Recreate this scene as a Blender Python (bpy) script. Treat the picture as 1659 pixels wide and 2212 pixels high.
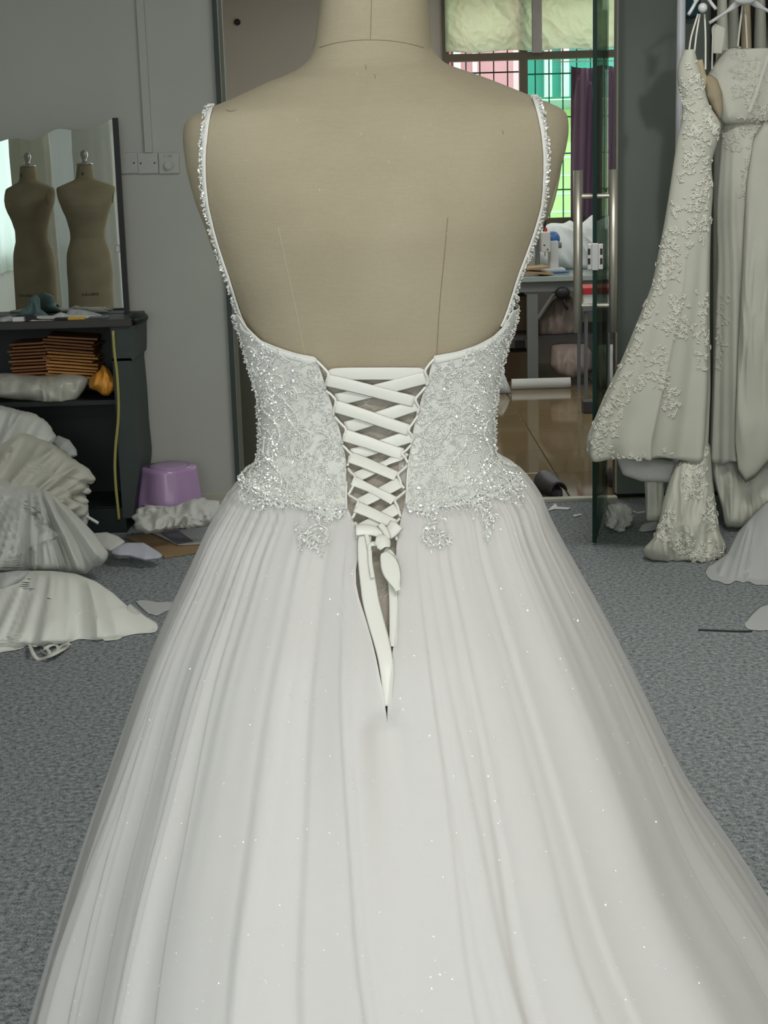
import bpy, math, random
from mathutils import Vector, Matrix, noise
from mathutils.bvhtree import BVHTree
from math import sin, cos, pi, sqrt, radians, atan, atan2, tan, asin

for o in list(bpy.data.objects): bpy.data.objects.remove(o)
random.seed(7)
SC = bpy.context.scene
COL = SC.collection

# ------------------------------------------------------------------ camera
W, H, F = 1659.0, 2212.0, 3322.0
EYE = Vector((0, 0, 1.37))
PITCH, ROLL = radians(12.33), radians(1.65)
_f = Vector((0, cos(PITCH), -sin(PITCH)))
_r0 = Vector((1, 0, 0)); _u0 = _r0.cross(_f)
_r = _r0 * cos(ROLL) - _u0 * sin(ROLL)
_u = _u0 * cos(ROLL) + _r0 * sin(ROLL)
cam = bpy.data.cameras.new('camera'); camo = bpy.data.objects.new('camera', cam); COL.objects.link(camo)
cam.sensor_fit = 'HORIZONTAL'; cam.sensor_width = 36.0; cam.lens = 36.0 * F / W
cam.clip_start = 0.05; cam.clip_end = 100
M3 = Matrix((_r, _u, -_f)).transposed()
camo.matrix_world = Matrix.Translation(EYE) @ M3.to_4x4()
SC.camera = camo

def ray(px, py):
    return (_f + _r * ((px - W / 2) / F) - _u * ((py - H / 2) / F))
def at(px, py, Y):
    d = ray(px, py); return EYE + d * (Y / d.y)
def atz(px, py, z=0.0):
    d = ray(px, py); return EYE + d * ((z - EYE.z) / d.z)
def proj(p):
    v = Vector(p) - EYE; k = v.dot(_f)
    return (W / 2 + F * v.dot(_r) / k, H / 2 - F * v.dot(_u) / k)

# ------------------------------------------------------------------ world and lights
SC.view_settings.view_transform = 'Standard'; SC.view_settings.look = 'None'
SC.view_settings.gamma = 1.0; SC.view_settings.use_curve_mapping = False
SC.view_settings.exposure = 0.0
wd = bpy.data.worlds.new('sky'); SC.world = wd; wd.use_nodes = True
bg = wd.node_tree.nodes['Background']; bg.inputs[0].default_value = (0.80, 0.92, 1.0, 1); bg.inputs[1].default_value = 2.3

def area(name, loc, rot, sx, sy, power, color):
    l = bpy.data.lights.new(name, 'AREA'); l.shape = 'RECTANGLE'; l.size = sx; l.size_y = sy
    l.energy = power; l.color = color
    o = bpy.data.objects.new(name, l); o.location = loc; o.rotation_euler = rot; COL.objects.link(o); return o
area('ceiling_lamp_light', (0.35, -0.55, 2.70), (radians(8), 0, 0), 1.25, 0.35, 30, (1.0, 0.985, 0.93))
area('ceiling_lamp_light', (0.75, 4.0, 2.70), (0, 0, 0), 1.2, 0.15, 25, (1.0, 0.99, 0.93))  # unseen lamp, placed to brighten the gowns at the right
area('rear_fill_light', (-0.2, -2.3, 1.55), (radians(90), 0, 0), 2.6, 1.5, 38, (1.0, 0.985, 0.97))  # soft fill from behind the camera, through an added window
area('workshop_window_daylight', (1.2, 11.0, 1.9), (radians(-80), 0, 0), 1.5, 1.4, 9, (0.95, 1.0, 0.88))
area('workshop_fill_light', (0.3, 8.6, 2.70), (0, 0, 0), 1.6, 0.6, 11, (1.0, 0.93, 0.82))  # added fill light for the workshop, no lamp in view

# ------------------------------------------------------------------ materials
def new_mat(name):
    m = bpy.data.materials.new(name); m.use_nodes = True
    nt = m.node_tree; return m, nt, nt.nodes['Principled BSDF'], nt.nodes['Material Output']
def mat(name, col, rough=0.6, metal=0.0, var=0.0, vscale=6.0, bump=0.0, bscale=80.0, spec=0.5, trans=0.0,
        stretch=(1, 1, 1), alpha=1.0, sheen=0.0, col2=None):
    m, nt, b, out = new_mat(name)
    b.inputs['Base Color'].default_value = (*col, 1); b.inputs['Roughness'].default_value = rough
    b.inputs['Metallic'].default_value = metal; b.inputs['Specular IOR Level'].default_value = spec
    if sheen: b.inputs['Sheen Weight'].default_value = sheen
    tc = nt.nodes.new('ShaderNodeTexCoord'); mp = nt.nodes.new('ShaderNodeMapping'); mp.inputs['Scale'].default_value = stretch
    nt.links.new(tc.outputs['Object'], mp.inputs['Vector'])
    if var > 0 or col2:
        n = nt.nodes.new('ShaderNodeTexNoise'); n.inputs['Scale'].default_value = vscale; n.inputs['Detail'].default_value = 5
        nt.links.new(mp.outputs[0], n.inputs['Vector'])
        r = nt.nodes.new('ShaderNodeValToRGB'); r.color_ramp.elements[0].position = 0.3; r.color_ramp.elements[1].position = 0.7
        c2 = col2 or tuple(min(1, c * (1 + var)) for c in col)
        r.color_ramp.elements[0].color = (*[c * (1 - var) for c in col], 1); r.color_ramp.elements[1].color = (*c2, 1)
        nt.links.new(n.outputs['Fac'], r.inputs['Fac']); nt.links.new(r.outputs[0], b.inputs['Base Color'])
    if bump > 0:
        n2 = nt.nodes.new('ShaderNodeTexNoise'); n2.inputs['Scale'].default_value = bscale; n2.inputs['Detail'].default_value = 3
        nt.links.new(mp.outputs[0], n2.inputs['Vector'])
        bp = nt.nodes.new('ShaderNodeBump'); bp.inputs['Strength'].default_value = bump; bp.inputs['Distance'].default_value = 0.002
        nt.links.new(n2.outputs['Fac'], bp.inputs['Height']); nt.links.new(bp.outputs[0], b.inputs['Normal'])
    if trans > 0 or alpha < 1:
        cur = b.outputs[0]
        if trans > 0:
            t = nt.nodes.new('ShaderNodeBsdfTranslucent'); t.inputs['Color'].default_value = (*col, 1)
            mx = nt.nodes.new('ShaderNodeMixShader'); mx.inputs[0].default_value = trans
            nt.links.new(cur, mx.inputs[1]); nt.links.new(t.outputs[0], mx.inputs[2]); cur = mx.outputs[0]
        if alpha < 1:
            t = nt.nodes.new('ShaderNodeBsdfTransparent'); mx = nt.nodes.new('ShaderNodeMixShader'); mx.inputs[0].default_value = alpha
            nt.links.new(t.outputs[0], mx.inputs[1]); nt.links.new(cur, mx.inputs[2]); cur = mx.outputs[0]
        nt.links.new(cur, out.inputs['Surface'])
    return m
def glassmat(name, tint, gloss=0.12, rough=0.02):
    m, nt, b, out = new_mat(name); nt.nodes.remove(b)
    t = nt.nodes.new('ShaderNodeBsdfTransparent'); t.inputs[0].default_value = (*tint, 1)
    g = nt.nodes.new('ShaderNodeBsdfGlossy'); g.inputs['Roughness'].default_value = rough
    mx = nt.nodes.new('ShaderNodeMixShader'); mx.inputs[0].default_value = gloss
    nt.links.new(t.outputs[0], mx.inputs[1]); nt.links.new(g.outputs[0], mx.inputs[2]); nt.links.new(mx.outputs[0], out.inputs[0]); return m
def carpet_mat():
    m, nt, b, out = new_mat('carpet')
    tc = nt.nodes.new('ShaderNodeTexCoord')
    n = nt.nodes.new('ShaderNodeTexNoise'); n.inputs['Scale'].default_value = 260; n.inputs['Detail'].default_value = 3
    n3 = nt.nodes.new('ShaderNodeTexNoise'); n3.inputs['Scale'].default_value = 75; n3.inputs['Detail'].default_value = 4
    mxn = nt.nodes.new('ShaderNodeMath'); mxn.operation = 'MULTIPLY_ADD'; mxn.inputs[1].default_value = 0.5
    ha = nt.nodes.new('ShaderNodeMath'); ha.operation = 'MULTIPLY'; ha.inputs[1].default_value = 0.5
    nt.links.new(tc.outputs['Object'], n.inputs['Vector']); nt.links.new(tc.outputs['Object'], n3.inputs['Vector'])
    nt.links.new(n3.outputs['Fac'], ha.inputs[0]); nt.links.new(n.outputs['Fac'], mxn.inputs[0]); nt.links.new(ha.outputs[0], mxn.inputs[2])
    r = nt.nodes.new('ShaderNodeValToRGB'); r.color_ramp.elements[0].position = 0.36; r.color_ramp.elements[1].position = 0.64
    r.color_ramp.elements[0].color = (0.08, 0.09, 0.098, 1); r.color_ramp.elements[1].color = (0.43, 0.46, 0.47, 1)
    nt.links.new(mxn.outputs[0], r.inputs['Fac']); nt.links.new(r.outputs[0], b.inputs['Base Color'])
    bp = nt.nodes.new('ShaderNodeBump'); bp.inputs['Strength'].default_value = 0.6; bp.inputs['Distance'].default_value = 0.004
    nt.links.new(mxn.outputs[0], bp.inputs['Height']); nt.links.new(bp.outputs[0], b.inputs['Normal'])
    b.inputs['Roughness'].default_value = 1.0; b.inputs['Specular IOR Level'].default_value = 0.1
    return m
def linen_mat():
    m, nt, b, out = new_mat('linen_canvas')
    tc = nt.nodes.new('ShaderNodeTexCoord')
    mp = nt.nodes.new('ShaderNodeMapping'); mp.inputs['Scale'].default_value = (500, 500, 130)
    n = nt.nodes.new('ShaderNodeTexNoise'); n.inputs['Scale'].default_value = 1.6; n.inputs['Detail'].default_value = 3
    nt.links.new(tc.outputs['Object'], mp.inputs[0]); nt.links.new(mp.outputs[0], n.inputs['Vector'])
    mp2 = nt.nodes.new('ShaderNodeMapping'); mp2.inputs['Scale'].default_value = (60, 60, 600)
    n2 = nt.nodes.new('ShaderNodeTexNoise'); n2.inputs['Scale'].default_value = 1.2
    nt.links.new(tc.outputs['Object'], mp2.inputs[0]); nt.links.new(mp2.outputs[0], n2.inputs['Vector'])
    ad = nt.nodes.new('ShaderNodeMath'); ad.operation = 'ADD'; nt.links.new(n.outputs['Fac'], ad.inputs[0]); nt.links.new(n2.outputs['Fac'], ad.inputs[1])
    n4 = nt.nodes.new('ShaderNodeTexNoise'); n4.inputs['Scale'].default_value = 7; nt.links.new(tc.outputs['Object'], n4.inputs['Vector'])
    ad2 = nt.nodes.new('ShaderNodeMath'); ad2.operation = 'MULTIPLY_ADD'; ad2.inputs[1].default_value = 0.25
    nt.links.new(ad.outputs[0], ad2.inputs[0]); nt.links.new(n4.outputs['Fac'], ad2.inputs[2])
    r = nt.nodes.new('ShaderNodeValToRGB'); r.color_ramp.elements[0].position = 0.5; r.color_ramp.elements[1].position = 1.0
    r.color_ramp.elements[0].color = (0.318, 0.270, 0.182, 1); r.color_ramp.elements[1].color = (0.395, 0.343, 0.245, 1)
    nt.links.new(ad2.outputs[0], r.inputs['Fac']); nt.links.new(r.outputs[0], b.inputs['Base Color'])
    bp = nt.nodes.new('ShaderNodeBump'); bp.inputs['Strength'].default_value = 0.25; bp.inputs['Distance'].default_value = 0.0008
    nt.links.new(ad.outputs[0], bp.inputs['Height']); nt.links.new(bp.outputs[0], b.inputs['Normal'])
    b.inputs['Roughness'].default_value = 0.9; b.inputs['Specular IOR Level'].default_value = 0.15
    return m

MT = {}
MT['carpet'] = carpet_mat(); MT['linen'] = linen_mat()
MT['seam'] = mat('seam_thread', (0.22, 0.19, 0.13), 0.9)
MT['seam_light'] = mat('seam_thread_pale', (0.46, 0.42, 0.31), 0.9)
MT['wall'] = mat('wall_paint', (0.50, 0.51, 0.46), 0.7, var=0.03, vscale=3, bump=0.1, bscale=60)
MT['wall_warm'] = mat('wall_paint_warm', (0.55, 0.50, 0.43), 0.7, var=0.03, vscale=2)
MT['ceiling'] = mat('ceiling_paint', (0.7, 0.7, 0.67), 0.8)
MT['trim'] = mat('trim_plastic', (0.50, 0.50, 0.47), 0.5)
MT['skirting'] = mat('skirting_cream', (0.55, 0.53, 0.43), 0.6)
MT['panel'] = mat('glazed_panel', (0.165, 0.19, 0.165), 0.09, spec=0.9, var=0.05, vscale=2)
MT['glass_edge'] = mat('glass_edge_green', (0.004, 0.026, 0.019), 0.45, spec=0.2)
MT['glass_face'] = glassmat('door_glass', (0.36, 0.43, 0.37), 0.22)
MT['steel'] = mat('brushed_steel', (0.62, 0.59, 0.50), 0.38, metal=0.75, bump=0.1, bscale=400, stretch=(1, 1, 0.02))
MT['steel_plate'] = mat('steel_plate', (0.45, 0.44, 0.42), 0.35, metal=0.7)
MT['black'] = mat('black_plastic', (0.012, 0.012, 0.014), 0.5)
MT['tile'] = mat('polished_tile', (0.20, 0.145, 0.075), 0.06, var=0.12, vscale=2.5, spec=0.6)
MT['grout'] = mat('tile_joint', (0.16, 0.12, 0.08), 0.8)
MT['bronze'] = mat('bronze_frame', (0.10, 0.075, 0.045), 0.45, metal=0.3)
MT['paper_blind'] = mat('pattern_paper', (0.90, 0.97, 0.80), 0.8, trans=0.85, bump=0.3, bscale=12)
MT['tape'] = mat('grey_tape', (0.40, 0.36, 0.34), 0.7)
MT['pane_clear'] = glassmat('clear_pane', (0.95, 0.88, 0.86), 0.03)
MT['pane_green'] = glassmat('green_pane', (0.80, 0.98, 0.88), 0.03)
MT['pink_wall'] = mat('pink_facade', (0.80, 0.50, 0.50), 0.8, var=0.04, vscale=4)
MT['orange_wall'] = mat('orange_facade', (0.9, 0.42, 0.22), 0.8)
MT['white_wall'] = mat('white_facade', (0.95, 0.95, 0.95), 0.8)
MT['yellow_wall'] = mat('yellow_tiled_facade', (0.80, 0.85, 0.38), 0.8, var=0.05, vscale=5)
MT['grey_wall'] = mat('teal_facade', (0.10, 0.42, 0.36), 0.7, var=0.1, vscale=3)
MT['bar_green'] = mat('green_window_bar', (0.02, 0.20, 0.14), 0.5)
MT['bar'] = mat('window_bar', (0.05, 0.07, 0.06), 0.5)
MT['purple'] = mat('purple_curtain', (0.17, 0.10, 0.15), 0.85, trans=0.3, bump=0.1)
MT['table_green'] = mat('table_laminate', (0.34, 0.40, 0.36), 0.12, spec=0.6)
MT['table_leg'] = mat('table_leg_paint', (0.17, 0.18, 0.17), 0.5)
MT['white_cloth'] = mat('white_cloth', (0.80, 0.81, 0.79), 0.75, trans=0.15, bump=0.15, bscale=20, sheen=0.2)
MT['satin'] = mat('satin', (0.70, 0.69, 0.625), 0.38, bump=0.05, bscale=200, sheen=0.2, spec=0.4)
MT['pile_satin'] = mat('pile_satin', (0.84, 0.85, 0.79), 0.5, bump=0.05, bscale=60)
MT['pile_cream'] = mat('pile_cream_tulle', (0.74, 0.73, 0.64), 0.85, trans=0.25, var=0.04, vscale=8)
MT['pile_white'] = mat('pile_white_tulle', (0.80, 0.81, 0.77), 0.85, trans=0.25, var=0.03, vscale=8)
MT['pile_grey'] = mat('pile_grey_tulle', (0.73, 0.745, 0.74), 0.85, trans=0.3, alpha=0.88)
MT['tulle_sheer'] = mat('sheer_tulle', (0.75, 0.78, 0.78), 0.85, trans=0.35, alpha=0.42)
MT['lining'] = mat('skirt_lining', (0.71, 0.695, 0.67), 0.9, trans=0.05, spec=0.05)
MT['overlay'] = mat('skirt_tulle', (0.765, 0.745, 0.725), 0.9, trans=0.2, alpha=0.45, spec=0.05)
MT['bodice'] = mat('bodice_net', (0.66, 0.66, 0.61), 0.8, spec=0.2, bump=0.5, bscale=900, var=0.06, vscale=25)
MT['facing'] = mat('neckline_facing', (0.70, 0.69, 0.64), 0.6, spec=0.2)
MT['embroid'] = mat('embroidery_thread', (0.76, 0.76, 0.71), 0.55)
MT['bead'] = mat('crystal_bead', (0.72, 0.72, 0.68), 0.10, metal=0.25, spec=1.0)
MT['stone'] = mat('rhinestone', (0.85, 0.86, 0.86), 0.05, metal=0.55, spec=1.0)
MT['nude'] = mat('nude_lace', (0.34, 0.305, 0.25), 0.85, var=0.12, vscale=60, bump=0.5, bscale=500)
MT['nude_light'] = mat('lace_outline', (0.58, 0.56, 0.50), 0.8)
MT['ivory'] = mat('ivory_gown_tulle', (0.74, 0.74, 0.64), 0.85, trans=0.2, var=0.03, vscale=8)
MT['ivory2'] = mat('ivory_gown_satin', (0.78, 0.78, 0.68), 0.75, trans=0.1, var=0.04, vscale=10)
MT['nudecup'] = mat('nude_gown_lining', (0.50, 0.42, 0.28), 0.8, var=0.08, vscale=12)
MT['lace'] = mat('ivory_lace', (0.80, 0.79, 0.70), 0.8)
MT['hanger'] = mat('white_hanger', (0.75, 0.76, 0.76), 0.3)
MT['rail'] = mat('white_pole', (0.62, 0.63, 0.68), 0.35)
MT['cab'] = mat('dark_green_cabinet', (0.012, 0.020, 0.019), 0.5, var=0.1, vscale=10)
MT['cab_side'] = mat('green_cabinet_side', (0.045, 0.06, 0.056), 0.6, var=0.08, vscale=8)
MT['cab_edge'] = mat('cabinet_edge', (0.05, 0.045, 0.045), 0.5)
MT['yellow_edge'] = mat('yellow_edging', (0.42, 0.38, 0.12), 0.25, spec=0.7)
MT['mirror'] = mat('mirror_glass', (0.90, 0.92, 0.88), 0.0, metal=1.0)
MT['envelope'] = mat('brown_envelope', (0.30, 0.125, 0.045), 0.7, var=0.1, vscale=20)
MT['envelope2'] = mat('amber_envelope', (0.55, 0.26, 0.065), 0.6, var=0.08, vscale=20)
MT['orange_bag'] = mat('orange_bag', (0.80, 0.36, 0.05), 0.5, bump=0.3, bscale=30)
MT['plastic'] = mat('milky_plastic_bag', (0.72, 0.72, 0.63), 0.25, trans=0.25, alpha=0.9, var=0.15, vscale=25, bump=0.4, bscale=30)
MT['stool'] = mat('lilac_plastic', (0.50, 0.33, 0.56), 0.25, spec=0.6)
MT['stool_blue'] = mat('blue_plastic', (0.03, 0.04, 0.30), 0.4)
MT['card'] = mat('cardboard', (0.36, 0.24, 0.12), 0.8, var=0.06, vscale=10)
MT['greypaper'] = mat('grey_print', (0.16, 0.17, 0.18), 0.6, var=0.2, vscale=20)
MT['paper'] = mat('white_paper', (0.80, 0.80, 0.78), 0.7)
MT['lilac_cloth'] = mat('lilac_white_cloth', (0.52, 0.52, 0.60), 0.8)
MT['teal_cloth'] = mat('teal_tulle', (0.14, 0.22, 0.22), 0.7, trans=0.2)
MT['yellow_tape'] = mat('yellow_cutter', (0.75, 0.45, 0.03), 0.4)
MT['machine'] = mat('machine_white', (0.55, 0.55, 0.52), 0.35)
MT['machine_blue'] = mat('machine_blue', (0.04, 0.12, 0.30), 0.35)
MT['machine_grey'] = mat('machine_grey', (0.13, 0.14, 0.15), 0.4)
MT['red'] = mat('red_plastic', (0.45, 0.02, 0.02), 0.5)
MT['bagpink'] = mat('translucent_sack', (0.34, 0.27, 0.235), 0.5, trans=0.2, var=0.2, vscale=6, bump=0.4, bscale=10)
MT['carton'] = mat('dark_carton', (0.20, 0.14, 0.08), 0.8, var=0.1, vscale=5)
MT['slipper'] = mat('grey_slipper', (0.055, 0.052, 0.06), 0.55)
MT['shoe'] = mat('dark_shoe', (0.015, 0.015, 0.02), 0.4)
MT['lampglow'] = mat('lamp_diffuser', (0.9, 0.9, 0.9), 0.5)
_b = MT['lampglow'].node_tree.nodes['Principled BSDF']; _b.inputs['Emission Color'].default_value = (1, 1, 0.97, 1); _b.inputs['Emission Strength'].default_value = 6
MT['ink'] = mat('black_ink', (0.02, 0.02, 0.02), 0.6)

# ------------------------------------------------------------------ mesh helpers
class MB:
    def __init__(s): s.v = []; s.f = []; s.m = []
    def add(s, vs, fs, mi=0):
        k = len(s.v); s.v += [tuple(v) for v in vs]; s.f += [tuple(i + k for i in f) for f in fs]; s.m += [mi] * len(fs)
    def box(s, lo, hi, mi=0, mx=None):
        x0, y0, z0 = lo; x1, y1, z1 = hi
        vs = [(x0, y0, z0), (x1, y0, z0), (x1, y1, z0), (x0, y1, z0), (x0, y0, z1), (x1, y0, z1), (x1, y1, z1), (x0, y1, z1)]
        if mx: vs = [mx @ Vector(v) for v in vs]
        s.add(vs, [(0, 3, 2, 1), (4, 5, 6, 7), (0, 1, 5, 4), (1, 2, 6, 5), (2, 3, 7, 6), (3, 0, 4, 7)], mi)
    def tube(s, pts, r, n=8, cap=True, mi=0, closed=False):
        pts = [Vector(p) for p in pts]; vs = []; fs = []
        prev = None
        for i, p in enumerate(pts):
            a = pts[max(0, i - 1)]; b = pts[min(len(pts) - 1, i + 1)]; t = (b - a)
            if t.length < 1e-9: t = Vector((0, 0, 1))
            t.normalize()
            if prev is None:
                up = Vector((0, 0, 1)) if abs(t.z) < 0.9 else Vector((1, 0, 0)); x = t.cross(up).normalized()
            else: x = (prev - t * prev.dot(t)).normalized()
            prev = x; y = t.cross(x)
            rr = r[i] if isinstance(r, (list, tuple)) else r
            for k in range(n):
                an = 2 * pi * k / n; vs.append(p + x * (rr * cos(an)) + y * (rr * sin(an)))
        for i in range(len(pts) - 1):
            for k in range(n):
                fs.append((i * n + k, i * n + (k + 1) % n, (i + 1) * n + (k + 1) % n, (i + 1) * n + k))
        if cap:
            fs.append(tuple(range(n - 1, -1, -1))); fs.append(tuple((len(pts) - 1) * n + k for k in range(n)))
        s.add(vs, fs, mi)
    def strip(s, pts, nrms, w, t=0.0008, mi=0, arch=0.0):
        """flat ribbon with thickness; nrms: facing normals"""
        pts = [Vector(p) for p in pts]; vs = []; fs = []
        for i, p in enumerate(pts):
            a = pts[max(0, i - 1)]; b = pts[min(len(pts) - 1, i + 1)]; tt = (b - a).normalized()
            nn = Vector(nrms[i] if isinstance(nrms, list) else nrms); nn = (nn - tt * nn.dot(tt)).normalized()
            sd = tt.cross(nn); ww = (w[i] if isinstance(w, (list, tuple)) else w) / 2
            prof = [(-1, 0), (-0.8, 1), (0, 1), (0.8, 1), (1, 0), (0.8, -1), (0, -1), (-0.8, -1)]
            for u, q in prof: vs.append(p + sd * (u * ww) + nn * (q * t + arch * (1 - u * u)))
        n = 8
        for i in range(len(pts) - 1):
            for k in range(n): fs.append((i * n + k, i * n + (k + 1) % n, (i + 1) * n + (k + 1) % n, (i + 1) * n + k))
        fs.append(tuple(range(n - 1, -1, -1))); fs.append(tuple((len(pts) - 1) * n + k for k in range(n)))
        s.add(vs, fs, mi)
    def octa(s, p, r, nrm=None, flat=1.0, mi=0):
        p = Vector(p)
        if nrm is None: a, b, c = Vector((1, 0, 0)), Vector((0, 1, 0)), Vector((0, 0, 1))
        else:
            c = Vector(nrm).normalized(); a = c.orthogonal().normalized(); an = random.random() * 6.28
            a = (Matrix.Rotation(an, 3, c) @ a); b = c.cross(a)
        vs = [p + a * r, p + b * r, p - a * r, p - b * r, p + c * r * flat, p - c * r * flat]
        s.add(vs, [(0, 1, 4), (1, 2, 4), (2, 3, 4), (3, 0, 4), (1, 0, 5), (2, 1, 5), (3, 2, 5), (0, 3, 5)], mi)
    def ball(s, p, r, nu=10, nv=7, sc=(1, 1, 1), mi=0, mx=None):
        vs = []; fs = []
        for j in range(nv + 1):
            th = pi * j / nv
            for i in range(nu):
                ph = 2 * pi * i / nu
                v = Vector((r * sc[0] * sin(th) * cos(ph), r * sc[1] * sin(th) * sin(ph), r * sc[2] * cos(th)))
                if mx: v = mx @ v
                vs.append(Vector(p) + v)
        for j in range(nv):
            for i in range(nu): fs.append((j * nu + i, (j + 1) * nu + i, (j + 1) * nu + (i + 1) % nu, j * nu + (i + 1) % nu))
        s.add(vs, fs, mi)
    def leaf(s, p, nrm, ang, L, w, lift=0.0012, mi=0):
        p = Vector(p); c = Vector(nrm).normalized()
        up = Vector((0, 0, 1)); up = (up - c * up.dot(c)).normalized(); rt = up.cross(c)
        d = up * cos(ang) + rt * sin(ang); q = d.cross(c)
        vs = [p, p + d * L * .35 + q * w * .5 + c * lift * .3, p + d * L * .75 + q * w * .4 + c * lift * .3, p + d * L + c * lift * .2,
              p + d * L * .75 - q * w * .4 + c * lift * .3, p + d * L * .35 - q * w * .5 + c * lift * .3, p + d * L * .5 + c * lift * 1.3]
        s.add(vs, [(0, 1, 6), (1, 2, 6), (2, 3, 6), (3, 4, 6), (4, 5, 6), (5, 0, 6)], mi)
    def lathe(s, prof, cx, cy, n=24, mi=0):
        vs = []; fs = []
        for (r, z) in prof:
            for k in range(n): an = 2 * pi * k / n; vs.append((cx + r * cos(an), cy + r * sin(an), z))
        for i in range(len(prof) - 1):
            for k in range(n): fs.append((i * n + k, i * n + (k + 1) % n, (i + 1) * n + (k + 1) % n, (i + 1) * n + k))
        s.add(vs, fs, mi)
    def build(s, name, m, parent=None, smooth=False, bevel=0.0):
        me = bpy.data.meshes.new(name); me.from_pydata(s.v, [], s.f)
        for mm in (m if isinstance(m, list) else [m]): me.materials.append(MT[mm] if isinstance(mm, str) else mm)
        if isinstance(m, list): me.polygons.foreach_set('material_index', s.m)
        if smooth: me.polygons.foreach_set('use_smooth', [True] * len(me.polygons))
        me.update(); o = bpy.data.objects.new(name, me); COL.objects.link(o)
        if parent:
            o.parent = parent
            o.matrix_parent_inverse = Matrix.Translation(parent.location).inverted() if parent.type == 'EMPTY' and not parent.parent else Matrix()
        if bevel: bv = o.modifiers.new('bevel', 'BEVEL'); bv.width = bevel; bv.segments = 2; bv.limit_method = 'ANGLE'
        return o
    def bvh(s): return BVHTree.FromPolygons([Vector(v) for v in s.v], s.f)

def tag(o, label=None, cat=None, group=None, kind=None):
    if label: o['label'] = label
    if cat: o['category'] = cat
    if group: o['group'] = group
    if kind: o['kind'] = kind
    return o
def empty(name, loc, label, cat, group=None):
    o = bpy.data.objects.new(name, None); o.location = loc; o.empty_display_size = 0.05; COL.objects.link(o); return tag(o, label, cat, group)
def struct(name, mb, m, bevel=0.0, parent=None):
    o = mb.build(name, m, parent, bevel=bevel)
    if not parent: o['kind'] = 'structure'
    return o
def boxobj(name, lo, hi, m, parent=None, bevel=0.0):
    b = MB(); b.box(lo, hi); return b.build(name, m, parent, bevel=bevel)
def interp(tab, x):
    """tab sorted by first; smooth (pchip-less) linear"""
    if x <= tab[0][0]: return list(tab[0][1:])
    if x >= tab[-1][0]: return list(tab[-1][1:])
    for i in range(len(tab) - 1):
        a, b = tab[i], tab[i + 1]
        if a[0] <= x <= b[0]:
            t = (x - a[0]) / (b[0] - a[0] + 1e-12); return [p + (q - p) * t for p, q in zip(a[1:], b[1:])]
def csamp(tab, n):
    """resample polyline table with catmull-rom on all comps"""
    out = []
    m = len(tab)
    for i in range(m - 1):
        p0 = tab[max(0, i - 1)]; p1 = tab[i]; p2 = tab[i + 1]; p3 = tab[min(m - 1, i + 2)]
        for k in range(n):
            t = k / n; o = []
            for a, b, c, d in zip(p0, p1, p2, p3):
                o.append(0.5 * ((2 * b) + (-a + c) * t + (2 * a - 5 * b + 4 * c - d) * t * t + (-a + 3 * b - 3 * c + d) * t ** 3))
            out.append(tuple(o))
    out.append(tuple(tab[-1])); return out
def inside(poly, x, y):
    c = False; j = len(poly) - 1
    for i in range(len(poly)):
        xi, yi = poly[i]; xj, yj = poly[j]
        if (yi > y) != (yj > y) and x < (xj - xi) * (y - yi) / (yj - yi) + xi: c = not c
        j = i
    return c

# ------------------------------------------------------------------ the setting
YW = 6.40     # partition wall between fitting room and workshop
YB = 11.2     # workshop back wall
XL, XR = -3.3, 2.15
op_l = at(480, 300, YW).x; op_r = at(1334, 600, YW).x
HC = 2.8
m = MB(); m.box((XL, -2.4, -0.05), (XR, YW, 0)); struct('floor', m, 'carpet')
m = MB(); m.box((XL, -2.5, HC), (XR, YB + .1, HC + .1)); struct('ceiling', m, 'ceiling')
m = MB(); m.box((XL, YW, 0), (op_l, YW + .12, HC)); struct('wall_far_left', m, 'wall')
m = MB(); m.box((op_l, YW, 2.35), (op_r, YW + .12, HC)); struct('wall_header', m, 'wall')
m = MB(); m.box((XL - .1, -.6, 0), (XL, YW + .12, HC)); m.box((XL - .1, -2.5, 0), (XL, -2.2, HC)); m.box((XL - .1, -2.2, 0), (XL, -.6, .8)); m.box((XL - .1, -2.2, 2.4), (XL, -.6, HC)); struct('wall_left', m, 'wall')
m = MB(); m.box((XR, -2.5, 0), (XR + .1, YW + .12, HC)); struct('wall_right', m, 'wall')
m = MB()   # wall behind the camera with window openings, the middle one added for light
m.box((-1.5, -2.5, 0), (1.1, -2.4, .8)); m.box((-1.5, -2.5, 2.3), (1.1, -2.4, HC)); m.box((1.1, -2.5, 0), (XR, -2.4, HC))
m.box((XL, -2.5, 0), (-3.1, -2.4, HC)); m.box((-2.2, -2.5, 0), (-1.5, -2.4, HC)); m.box((-3.1, -2.5, 0), (-2.2, -2.4, .8)); m.box((-3.1, -2.5, 2.5), (-2.2, -2.4, HC))
struct('wall_near', m, 'wall')
m = MB(); m.box((op_r, YW, 0.02), (XR, YW + .05, HC)); struct('wall_glazed_right', m, 'panel')
m = MB(); m.box((op_r, YW + .052, 0.0), (XR, YW + .12, HC)); struct('trim_4', m, 'black')
# conduit over the sockets
m = MB(); a = at(306, 200, YW); b = at(323, 200, YW); zt = at(323, 330, YW).z
m.box((a.x, YW - .018, zt), (b.x, YW, HC)); struct('trim_1', m, 'wall', bevel=.003)
# skirting board
m = MB(); m.box((XL, YW - .012, 0), (op_l - .02, YW, .075)); struct('baseboard_far', m, 'skirting', bevel=.003)
# door jamb: dark green glass edge and pale strip at the left of the opening
m = MB(); m.box((op_l - .012, YW - .03, 0), (op_l + .006, YW - .001, 2.35)); struct('trim_2', m, 'cab_side')
m = MB(); m.box((op_l + .007, YW + .01, 0), (op_l + .022, YW + .04, 2.35)); struct('trim_3', m, mat('olive_jamb', (.17, .175, .13), .5))
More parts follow.
